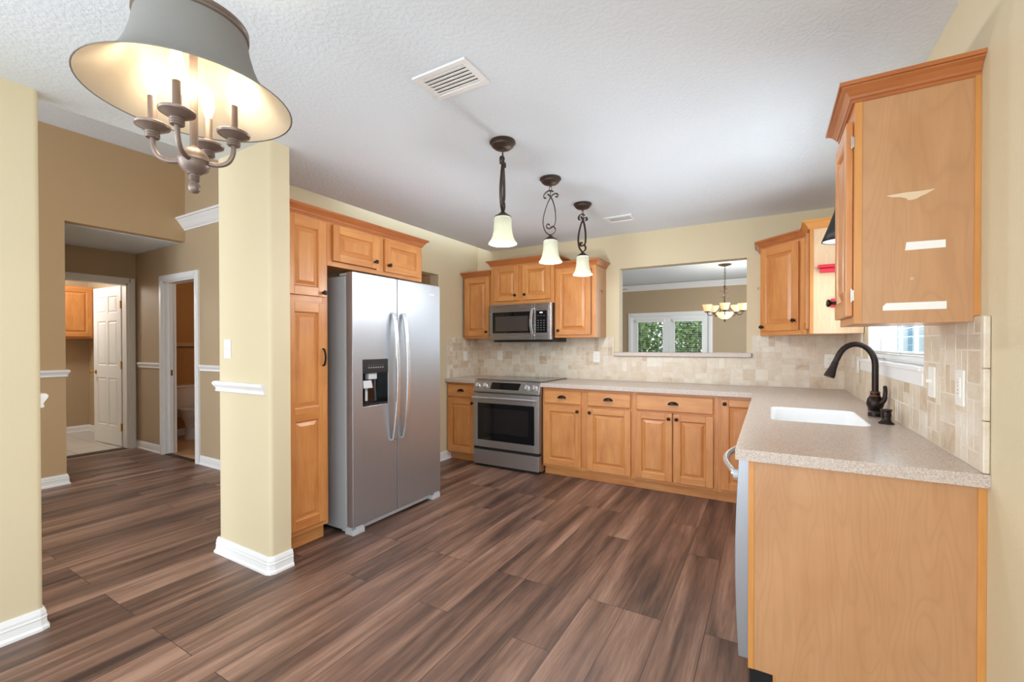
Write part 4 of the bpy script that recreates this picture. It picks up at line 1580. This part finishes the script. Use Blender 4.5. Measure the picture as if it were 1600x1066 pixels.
MB().box(1.075, 1.110, MF - 0.0016, MF - 0.001, 1.625, 1.637).build('clock', M['display'], cpn, world=True)

# ------------------------------------------------------------------ outlets and switches
def plate_on(label, name, cat, loc, rz, kind):
    """wall plate centred at loc, facing local -y"""
    t_ = thing(name, label, cat, loc, rz)
    MB().box(-0.036, 0.036, -0.006, 0.0, -0.058, 0.058).build('cover_plate', M['plate'], t_, bevel=0.002)
    if kind == 'outlet':
        for z in (-0.020, 0.020):
            f_ = MB().lathe([(0.016, 0.006), (0.016, 0.008), (0.001, 0.0082)], (0, 0, z), '-y', 16).build('socket', M['plate'], t_)
            s_ = MB().box(-0.0075, -0.0055, -0.0088, -0.0080, z - 0.002, z + 0.007).box(0.0055, 0.0075, -0.0088, -0.0080, z - 0.002, z + 0.006)
            s_.lathe([(0.002, 0.008), (0.002, 0.0088)], (0, 0, z - 0.008), '-y', 8)
            s_.build('slots', M['slot'], f_)
    elif kind == 'toggle':
        m_ = MB().box(-0.005, 0.005, -0.007, -0.005, -0.012, 0.012)
        m_.xf(Matrix.Identity(4))
        i_ = len(m_.v)
        m_.box(-0.0038, 0.0038, -0.020, -0.006, -0.002, 0.010)
        m_.build('toggle', M['plate'], t_, bevel=0.001)
    else:
        MB().box(-0.016, 0.016, -0.0085, -0.005, -0.033, 0.033).build('rocker', M['plate'], t_, bevel=0.002)
        s_ = MB()
        for z in (-0.02, -0.008, 0.004, 0.016):
            s_.box(-0.002, 0.001, -0.0092, -0.0084, z, z + 0.003)
        s_.build('slots', M['slot'], t_)
    return t_


plate_on('white blank-looking outlet on the short fridge-wall backsplash', 'outlet', 'outlet', (0.012, -0.278, 1.160), PI / 2, 'rocker')
plate_on('white outlet on the backsplash just under the microwave', 'outlet', 'outlet', (0.341, -0.012, 1.167), 0, 'rocker')
plate_on('white duplex outlet on the backsplash left of the pass-through', 'outlet', 'outlet', (1.559, -0.012, 1.162), 0, 'outlet')
plate_on('white duplex outlet on the backsplash behind the faucet head', 'outlet', 'outlet', (3.598, -0.012, 1.150), 0, 'outlet')
plate_on('white toggle switch on the tiled right wall next to the window', 'light_switch', 'switch', (W - 0.012, -2.318, 1.146), -PI / 2, 'toggle')
plate_on('white outlet at the end of the tiled right wall', 'outlet', 'outlet', (W - 0.012, -2.602, 1.148), -PI / 2, 'rocker')
plate_on('white plate at the far end of the window stool', 'outlet', 'outlet', (W - 0.012, -0.700, 1.150), -PI / 2, 'rocker')
plate_on('white toggle switch on the wall end above the chair rail', 'light_switch', 'switch', (0.311, -3.113, 1.266), 0, 'toggle')
plate_on('pale switch plate on the laundry wall under the hanging cabinet', 'light_switch', 'switch', (-5.75, -2.31, 1.16), PI / 2, 'toggle')

# ------------------------------------------------------------------ small hooks and red pieces on the slim cabinet
SY = -0.8505
t = thing('shelf', 'small red moulded shelf on the slim cabinet side', 'shelf', (3.52, SY, 1.80))
MB().box(3.445, 3.66, SY - 0.055, SY, 1.812, 1.834).build('shelf_board', M['red'], t, world=True, bevel=0.006)
MB().box(3.458, 3.65, SY - 0.040, SY, 1.782, 1.811).build('bracket_rail', M['red'], t, world=True, bevel=0.006)
t = thing('wall_block', 'small red moulded block below the red shelf on the slim cabinet side', 'bracket', (3.56, SY, 1.57))
MB().box(3.520, 3.62, SY - 0.022, SY, 1.542, 1.602).build('block', M['red'], t, world=True, bevel=0.005)
MB().box(3.530, 3.61, SY - 0.032, SY - 0.0225, 1.556, 1.588).build('face_panel', M['red'], t, world=True, bevel=0.004)


def wall_hook(label, loc, d):
    """tiny screw-in cup hook; d: direction out of the wall"""
    P = Vector(loc)
    d = Vector(d)
    pts = [P, P + d * 0.015]
    for k_ in range(9):
        a = -PI / 2 + PI * 1.15 * k_ / 8
        pts.append(P + d * (0.022 + 0.010 * math.cos(a)) + Vector((0, 0, -0.006 + 0.010 * math.sin(a) - 0.004)))
    o_ = MB().tube(pts, 0.0016, 6).build('cup_hook', M['bronze'])
    return tag(o_, label, 'hook')


wall_hook('tiny dark hook on the cabinet side left of the pass-through', (1.6595, -0.21, 1.845), (1, 0, 0))
wall_hook('tiny hook in the wall right of the pass-through', (3.072, -0.0, 1.805), (0, -1, 0))

# ------------------------------------------------------------------ ceiling vents
def vent(label, x0, x1, y0, y1, n_, mat='trimw', lip=0.03):
    t_ = thing('ceiling_vent', label, 'vent', ((x0 + x1) / 2, (y0 + y1) / 2, H))
    z = H - 0.0005
    f_ = MB()
    for a, b, c_, d_ in ((x0, x1, y0, y0 + lip), (x0, x1, y1 - lip, y1), (x0, x0 + lip, y0 + lip, y1 - lip), (x1 - lip, x1, y0 + lip, y1 - lip)):
        f_.box(a, b, c_, d_, z - 0.009, z)
    f_.build('frame', M[mat], t_, world=True, bevel=0.003)
    MB().box(x0 + lip, x1 - lip, y0 + lip, y1 - lip, z - 0.0012, z - 0.0002).build('dark_backing', M['slot'], t_, world=True)  # flat dark sheet, stands in for the shade behind the louvers
    pitch_ = (y1 - y0 - 2 * lip) / n_
    for k_ in range(n_):
        s_ = MB().box(x0 + lip, x1 - lip, -0.0098, 0.0098, -0.0010, 0.0010)
        s_.xf(Matrix.Translation((0, y0 + lip + pitch_ * (k_ + 0.5), z - 0.0065)) @ Matrix.Rotation(math.radians(14), 4, 'X'))
        s_.build('louver', M[mat], t_, world=True)
    return t_


vent('white ceiling vent with black gaps, nearest the chandelier', 1.825, 2.106, -3.133, -2.942, 6)
vent('white ceiling vent near the pass-through wall', 1.858, 2.112, -0.690, -0.498, 7)

# ------------------------------------------------------------------ pendants over the counter line
t = thing('pendant_light', 'bronze scroll pendant nearest the camera, frame seen edge-on', 'lamp', (1.852, -2.425, H), math.radians(31 + 78), 'row of three scroll pendant lights')
MB().lathe([(0.072, 0), (0.074, -0.010), (0.064, -0.018), (0.062, -0.026), (0.048, -0.038), (0.030, -0.044), (0.010, -0.046), (0.008, -0.056), (0.001, -0.058)], (0, 0, 0), 'z', 28).build('canopy', M['pbronze'], t)
m = MB()
for k, (zc, ax) in enumerate(((-0.073, 0), (-0.101, 1))):
    pts = [(0.009 * math.cos(a) * (1 - ax), 0.009 * math.cos(a) * ax, zc + 0.018 * math.sin(a)) for a in [2 * PI * q / 14 for q in range(14)]]
    m.tube(pts, 0.0026, 6, True)
m.build('chain', M['pbronze'], t)
sc = 0.00103
Z0 = -0.040
fx = lambda px, pz: ((px - 515) * sc, 0, -0.036 - (pz - 370) * 0.00103)
A = [fx(*q) for q in ((548, 455), (560, 460), (566, 448), (556, 437), (540, 440), (520, 457), (497, 500), (478, 555), (466, 610), (468, 655), (484, 695), (515, 714), (540, 700), (549, 682), (542, 664), (525, 658), (512, 668))]
B = [fx(*q) for q in ((486, 468), (474, 466), (470, 452), (480, 434), (500, 420), (516, 418), (535, 424))]
C_ = [fx(*q) for q in ((495, 440), (512, 455), (530, 485), (545, 540), (549, 600), (545, 640), (528, 662), (505, 672), (490, 662), (489, 648), (500, 641), (510, 650))]
m = MB()
for pth in (A, B, C_):
    m.ribbon(smooth_path(pth, 4), 0.016, 0.0055, (0, 1, 0))
m.build('scroll_frame', M['pbronze'], t)
MB().lathe([(0.006, -0.386), (0.010, -0.392), (0.012, -0.398), (0.030, -0.412), (0.048, -0.424), (0.050, -0.430), (0.001, -0.430)], (0, 0, 0), 'z', 24).build('shade_cap', M['pbronze'], t)
prof = [(0.046, -0.428), (0.050, -0.436), (0.0505, -0.470), (0.053, -0.505), (0.059, -0.535), (0.067, -0.556), (0.077, -0.569), (0.081, -0.574), (0.0815, -0.579), (0.076, -0.580), (0.066, -0.560), (0.057, -0.535), (0.050, -0.5), (0.047, -0.44)]
MB().lathe(prof, (0, 0, 0), 'z', 32, False, False).build('glass_shade', M['pendglass'], t)
MB().lathe([(0.012, -0.434), (0.012, -0.455), (0.016, -0.465), (0.024, -0.485), (0.026, -0.50), (0.021, -0.517), (0.001, -0.525)], (0, 0, 0), 'z', 16).build('bulb', M['bulbw'], t)
pend = t
dup(pend, (1.850, -1.789, H), math.radians(30), 'bronze scroll pendant in the middle of the row of three')
dup(pend, (1.842, -1.159, H), math.radians(22 + 46), 'bronze scroll pendant farthest from the camera, nearest the far vent')
for y in (-2.425, -1.789, -1.159):
    point('pendant_glow', (1.85, y, 1.80), 14.0, (0.96, 0.98, 1.0), 0.05)

# black cone wall lamp over the sink window
t = thing('wall_lamp', 'black cone gooseneck lamp above the sink window, half hidden by the near cabinet', 'lamp', (W, -1.20, 2.25))
SXc = 3.535
MB().lathe([(0.045, 0.0005), (0.045, 0.012), (0.02, 0.022), (0.001, 0.023)], (W, -1.20, 2.25), '-x', 20).build('wall_plate', M['black'], t, world=True)
MB().tube(smooth_path([(W - 0.02, -1.20, 2.25), (W - 0.06, -1.20, 2.275), (W - 0.12, -1.20, 2.275), (SXc + 0.01, -1.20, 2.235), (SXc, -1.20, 2.17)], 5), 0.006, 8).build('gooseneck', M['black'], t, world=True)
MB().lathe([(0.012, 2.185), (0.022, 2.165), (0.030, 2.11), (0.060, 2.02), (0.096, 1.925)], (SXc, -1.20, 0), 'z', 28, True, False).build('shade', M['black'], t, world=True, solid=0.003)
MB().lathe([(0.018, 2.05), (0.055, 2.02), (0.090, 1.928)], (SXc, -1.20, 0), 'z', 28, False, False).build('shade_lining', M['sinkw'], t, world=True)
MB().lathe([(0.012, 2.03), (0.026, 1.99), (0.024, 1.965), (0.001, 1.95)], (SXc, -1.20, 0), 'z', 16).build('bulb', M['bulbw'], t, world=True)

# ------------------------------------------------------------------ breakfast chandelier
QX, QY = 1.832, -3.971
t = thing('chandelier', 'four-candle chandelier under a large grey bell shade', 'lamp', (QX, QY, H))
Tq = Matrix.Translation((QX, QY, 0))
MB().lathe([(0.065, H), (0.066, H - 0.012), (0.05, H - 0.025), (0.012, H - 0.035), (0.001, H - 0.035)], (QX, QY, 0), 'z', 24).build('canopy', M['iron'], t, world=True)
MB().tube([(QX, QY, H - 0.03), (QX, QY, 1.805)], 0.0095, 10).build('stem', M['iron'], t, world=True)
sh = [(0.235, 1.937), (0.222, 1.945), (0.198, 1.962), (0.174, 1.985), (0.155, 2.012), (0.141, 2.045), (0.130, 2.085), (0.123, 2.125), (0.121, 2.140)]
MB().lathe(sh, (QX, QY, 0), 'z', 56, False, False).build('shade', M['shade_out'], t, world=True, solid=0.002)
MB().lathe([(r - 0.0035, z + 0.0008) for r, z in sh][::-1], (QX, QY, 0), 'z', 56, False, False).build('shade_lining', M['shade_in'], t, world=True)
MB().lathe([(0.121, 2.124), (0.1285, 2.128), (0.1285, 2.134), (0.126, 2.137), (0.1285, 2.140), (0.1285, 2.147), (0.121, 2.150)], (QX, QY, 0), 'z', 48, False, False).build('shade_band', M['iron'], t, world=True)
m = MB()
for k in range(3):
    a = 2 * PI * k / 3
    m.tube([(QX, QY, 2.135), (QX + 0.121 * math.cos(a), QY + 0.121 * math.sin(a), 2.135)], 0.003, 6)
m.build('spider', M['iron'], t, world=True)
MB().lathe([(0.0105, 1.818), (0.0119, 1.8135), (0.0222, 1.8080), (0.0299, 1.8000), (0.0348, 1.7900), (0.0365, 1.7810), (0.0376, 1.7795), (0.0376, 1.7775), (0.0364, 1.7760), (0.0348, 1.7680), (0.0305, 1.7590), (0.0234, 1.7510), (0.0156, 1.7460), (0.0145, 1.744), (0.0105, 1.743), (0.0105, 1.740), (0.0128, 1.738), (0.0105, 1.735), (0.0128, 1.732), (0.0105, 1.729), (0.0120, 1.727), (0.0085, 1.724), (0.0090, 1.721), (0.0128, 1.716), (0.0145, 1.708), (0.0125, 1.700), (0.0075, 1.695), (0.001, 1.693)], (QX, QY, 0), 'z', 28).build('centre_ball', M['iron'], t, world=True)
for k in range(4):
    a = math.radians(45 + 90 * k)
    ca, sa = math.cos(a), math.sin(a)
    R_ = 0.094
    ap = smooth_path([(QX + ca * r, QY + sa * r, z) for r, z in ((0.030, 1.776), (0.058, 1.774), (0.080, 1.784), (0.092, 1.806), (R_, 1.835))], 5)
    ar = MB().tube(ap, 0.0062, 10).build('arm', M['iron'], t, world=True)
    px, py = QX + ca * R_, QY + sa * R_
    MB().lathe([(0.0145, 1.830), (0.0165, 1.833), (0.0145, 1.836), (0.0165, 1.839), (0.0145, 1.842), (0.0165, 1.845), (0.015, 1.848), (0.026, 1.852), (0.031, 1.856), (0.038, 1.859), (0.0395, 1.864), (0.038, 1.866), (0.020, 1.862), (0.012, 1.862)], (px, py, 0), 'z', 24).build('drip_pan', M['iron'], ar, world=True)
    MB().lathe([(0.0098, 1.862), (0.0098, 1.938), (0.001, 1.938)], (px, py, 0), 'z', 16).build('candle', M['iron'], ar, world=True)
    MB().lathe([(0.007, 1.938), (0.009, 1.946), (0.0145, 1.962), (0.0165, 1.978), (0.014, 2.000), (0.008, 2.022), (0.001, 2.033)], (px, py, 0), 'z', 16).build('bulb', M['bulb'], ar, world=True)
    point('chandelier_glow', (QX + ca * 0.05, QY + sa * 0.05, 1.985), 1.0, (1.0, 0.84, 0.62), 0.02)

# ------------------------------------------------------------------ dining chandelier (seen through the pass-through)
DXc, DYc, DH = 2.468, 4.241, 2.74
t = thing('dining_chandelier', 'five-arm chandelier with amber glass shades in the room beyond', 'lamp', (DXc, DYc, DH))
MB().lathe([(0.11, DH), (0.11, DH - 0.012), (0.06, DH - 0.03), (0.015, DH - 0.04), (0.001, DH - 0.04)], (DXc, DYc, 0), 'z', 24).build('canopy', M['bronze2'], t, world=True)
m = MB()
z = DH - 0.05
k = 0
while z > 2.36:
    pts = [(DXc + (0.012 * math.cos(a) if k % 2 else 0), DYc + (0 if k % 2 else 0.012 * math.cos(a)), z - 0.012 + 0.020 * math.sin(a)) for a in [2 * PI * q / 10 for q in range(10)]]
    m.tube(pts, 0.0035, 5, True)
    z -= 0.030
    k += 1
m.build('chain', M['bronze2'], t, world=True)
MB().lathe([(0.004, 2.36), (0.02, 2.33), (0.012, 2.30), (0.011, 2.10), (0.02, 2.06), (0.012, 2.0), (0.016, 1.86)], (DXc, DYc, 0), 'z', 12).build('stem', M['bronze2'], t, world=True)
m = MB()
for k in range(6):
    a = k * 2.3
    z = 2.10 + 0.035 * k
    c0 = Vector((DXc, DYc, z))
    d = Vector((math.cos(a), math.sin(a), 0.3)).normalized()
    s = Vector((-math.sin(a), math.cos(a), 0))
    m.quad([c0, c0 + d * 0.05 + s * 0.02, c0 + d * 0.10, c0 + d * 0.05 - s * 0.02])
m.build('leaf_ornament', M['bronze2'], t, world=True, solid=0.004)
for k in range(5):
    a = math.radians(72 * k - 85.5)
    ca, sa = math.cos(a), math.sin(a)
    ap = smooth_path([(DXc + ca * r, DYc + sa * r, z) for r, z in ((0.02, 1.95), (0.10, 1.93), (0.17, 1.86), (0.24, 1.82), (0.29, 1.84), (0.30, 1.88))], 5)
    ar = MB().tube(ap, 0.008, 8).build('arm', M['bronze2'], t, world=True)
    px, py = DXc + ca * 0.30, DYc + sa * 0.30
    MB().lathe([(0.045, 1.895), (0.060, 1.915), (0.066, 1.955), (0.074, 1.99), (0.088, 2.015), (0.084, 2.016), (0.070, 1.99), (0.062, 1.955), (0.055, 1.915), (0.042, 1.90)], (px, py, 0), 'z', 20, True, False).build('glass_shade', M['amberglass'], ar, world=True)
    MB().lathe([(0.03, 1.875), (0.06, 1.893), (0.001, 1.894)], (px, py, 0), 'z', 16).build('shade_holder', M['bronze2'], ar, world=True)
MB().lathe([(0.145, 1.875), (0.138, 1.845), (0.112, 1.80), (0.07, 1.765), (0.02, 1.75), (0.001, 1.75)], (DXc, DYc, 0), 'z', 28, False, False).build('bowl_shade', M['amberglass'], t, world=True)
MB().lathe([(0.014, 1.752), (0.022, 1.742), (0.010, 1.73), (0.016, 1.715), (0.001, 1.695)], (DXc, DYc, 0), 'z', 12).build('finial', M['bronze2'], t, world=True)
point('dining_chandelier_glow', (DXc, DYc, 2.08), 12, (1.0, 0.82, 0.58), 0.2)

# ceiling fan blade at the edge of the pass-through view
fx_, fy_ = 0.02, 4.2
t = thing('ceiling_fan', 'dark ceiling fan, only a blade tip shows past the opening', 'fan', (fx_, fy_, DH))
MB().lathe([(0.07, DH), (0.07, DH - 0.03), (0.015, DH - 0.06), (0.013, DH - 0.24), (0.10, DH - 0.27), (0.11, DH - 0.36), (0.07, DH - 0.40), (0.001, DH - 0.40)], (fx_, fy_, 0), 'z', 24).build('motor', M['bronze2'], t, world=True)
for k in range(5):
    a = math.radians(-4 + 72 * k)
    m = MB().prism(rounded_rect(0.12, 0.70, -0.065, 0.065, 0.03, 3), -0.004, 0.004)
    m.xf(Matrix.Translation((fx_, fy_, DH - 0.345)) @ Matrix.Rotation(a, 4, 'Z') @ Matrix.Rotation(math.radians(9), 4, 'X'))
    m.build('blade', M['bronze2'], t, world=True)

# ------------------------------------------------------------------ laundry cabinet, toilet
t = cabinet('maple wall cabinet hanging in the laundry room', (-5.45, -3.00, 0), PI / 2, 0.955, 0.298, 1.392, 2.145, name='wall_cabinet')
raised_door(0.02, 0.46, 1.42, 2.12, t)
raised_door(0.49, 0.935, 1.42, 2.12, t)

t = thing('toilet', 'white toilet seen through the bathroom doorway', 'toilet', (-3.78, -1.50, 0))
TY = -1.50
m = MB()
m.loops([[(x, y, z) for x, y in rounded_rect(-4.135 + i, -3.925 - i, TY - 0.245 + i, TY + 0.245 - i, 0.03)] for z, i in ((0.40, 0.02), (0.42, 0.006), (0.695, 0.0))], True, True, True, True)
m.build('tank', M['china'], t, world=True)
m = MB().prism(rounded_rect(-4.142, -3.915, TY - 0.255, TY + 0.255, 0.035), 0.697, 0.730)
m.build('tank_lid', M['china'], t, world=True, bevel=0.006)
MB().tube([(-3.924, TY - 0.19, 0.645), (-3.905, TY - 0.19, 0.645), (-3.900, TY - 0.22, 0.640), (-3.900, TY - 0.275, 0.632)], 0.007, 8).build('flush_lever', M['bronze'], t, world=True)


def oval(cx, rx_b, rx_f, ry, z, n_=28):
    out_ = []
    for k_ in range(n_):
        a = 2 * PI * k_ / n_
        x = math.cos(a)
        out_.append((cx + (rx_f if x > 0 else rx_b) * x, TY + ry * math.sin(a), z))
    return out_


m = MB()
m.loops([oval(-3.72, 0.17, 0.13, 0.115, 0.005), oval(-3.72, 0.16, 0.12, 0.105, 0.06), oval(-3.72, 0.14, 0.11, 0.10, 0.16), oval(-3.70, 0.15, 0.17, 0.125, 0.24), oval(-3.69, 0.19, 0.25, 0.165, 0.32), oval(-3.68, 0.22, 0.28, 0.18, 0.375), oval(-3.68, 0.22, 0.28, 0.18, 0.392)], True, True, True, True)
m.box(-4.0, -3.80, TY - 0.12, TY + 0.12, 0.30, 0.40)
m.build('bowl', M['china'], t, world=True)
m = MB()
m.loops([oval(-3.68, 0.225, 0.285, 0.186, 0.394), oval(-3.68, 0.225, 0.285, 0.186, 0.410)], True, True, True, True)
m.build('seat', M['china'], t, world=True)
m = MB()
m.loops([oval(-3.68, 0.225, 0.285, 0.186, 0.414), oval(-3.68, 0.223, 0.283, 0.184, 0.428), oval(-3.68, 0.20, 0.26, 0.165, 0.434)], True, True, True, True)
m.build('seat_lid', M['china'], t, world=True)
MB().tube(smooth_path([(-4.14, TY - 0.16, 0.16), (-4.05, TY - 0.20, 0.14), (-3.98, TY - 0.20, 0.22), (-4.0, TY - 0.19, 0.40)], 6), 0.007, 8).build('supply_hose', M['black'], t, world=True)

# grille seen in the niche above the fridge
t = thing('niche_grille', 'white louvered grille inside the high wall niche by the fridge', 'grille', (-0.395, -1.35, 1.92))
m = MB()
m.box(-0.398, -0.385, -1.65, -1.06, 1.815, 1.835).box(-0.398, -0.385, -1.65, -1.06, 2.035, 2.06).box(-0.398, -0.385, -1.65, -1.63, 1.835, 2.035).box(-0.398, -0.385, -1.08, -1.06, 1.835, 2.035)
m.build('frame', M['trimw'], t, world=True)
m = MB()
for k in range(6):
    z = 1.85 + k * 0.031
    m.box(-0.396, -0.386, -1.63, -1.08, z, z + 0.016)
m.build('louvers', M['trimw'], t, world=True)

# ------------------------------------------------------------------ outside
struct(MB().box(-12, 16, 6.6, 24, -0.25, -0.15).build('ground_garden', M['grass']))
struct(MB().box(3.9, 16, -12, 6.6, -0.25, -0.15).build('ground_side', M['grass']))


def leafball(name, label, c_, rad, n_, mat, seed, trunk=True):
    rng = random.Random(seed)
    t_ = thing(name, label, 'plant', (c_[0], c_[1], -0.15))
    m_ = MB()
    for _ in range(n_):
        d_ = Vector((rng.gauss(0, 1), rng.gauss(0, 1), rng.gauss(0, 1))).normalized() * (rng.random() ** 0.4)
        p_ = Vector((c_[0] + d_.x * rad[0], c_[1] + d_.y * rad[1], c_[2] + d_.z * rad[2]))
        u_ = Vector((rng.gauss(0, 1), rng.gauss(0, 1), rng.gauss(0, 1))).normalized()
        v_ = u_.cross(Vector((rng.gauss(0, 1), rng.gauss(0, 1), rng.gauss(0, 1)))).normalized()
        s_ = rng.uniform(0.06, 0.13)
        m_.quad([p_ - u_ * s_, p_ + v_ * s_ * 0.45, p_ + u_ * s_, p_ - v_ * s_ * 0.45])
    m_.build('foliage', M[mat], t_, world=True)
    if trunk:
        MB().tube([(c_[0], c_[1], -0.2), (c_[0] + 0.1, c_[1], c_[2] * 0.6), (c_[0], c_[1], c_[2])], [0.10, 0.07, 0.04], 8).build('trunk', M['bark'], t_, world=True)
    return t_


leafball('garden_shrub', 'leafy green shrub outside the left french door', (-1.1, 11.8, 1.3), (1.05, 0.9, 1.6), 2600, 'leaf', 1)
leafball('garden_shrub', 'leafy green shrub outside the right french door', (1.05, 11.0, 1.4), (1.05, 0.9, 1.7), 2600, 'leaf', 2)
leafball('garden_tree', 'pale green tree behind the shrubs in the garden', (-0.4, 13.8, 2.6), (3.0, 1.0, 1.9), 2600, 'leaf2', 3)

# neighbouring house wall beyond the sink window
t = thing('neighbour_house', 'pale blue sided house wall outside the sink window', 'house', (7.0, 7.0, -0.15))
MB().box(4.5, 10.0, 5.2, 9.0, -0.15, 3.6).build('wall', M['siding'], t, world=True)
m = MB()
for k in range(26):
    x = 4.55 + k * 0.21
    m.box(x, x + 0.05, 5.185, 5.20, -0.10, 3.55)
m.build('batten', M['sidingdk'], t, world=True)
MB().box(4.2, 10.3, 4.9, 9.3, 3.6, 3.8).build('eave', M['trimw'], t, world=True)

# unseen fill lights added in the small rooms, no lamp fixtures
point('laundry_fill', (-4.9, -3.0, 2.2), 38, (1.0, 0.97, 0.9), 0.15)
point('bathroom_fill', (-2.9, -1.45, 2.1), 5, (1.0, 0.80, 0.55), 0.15)
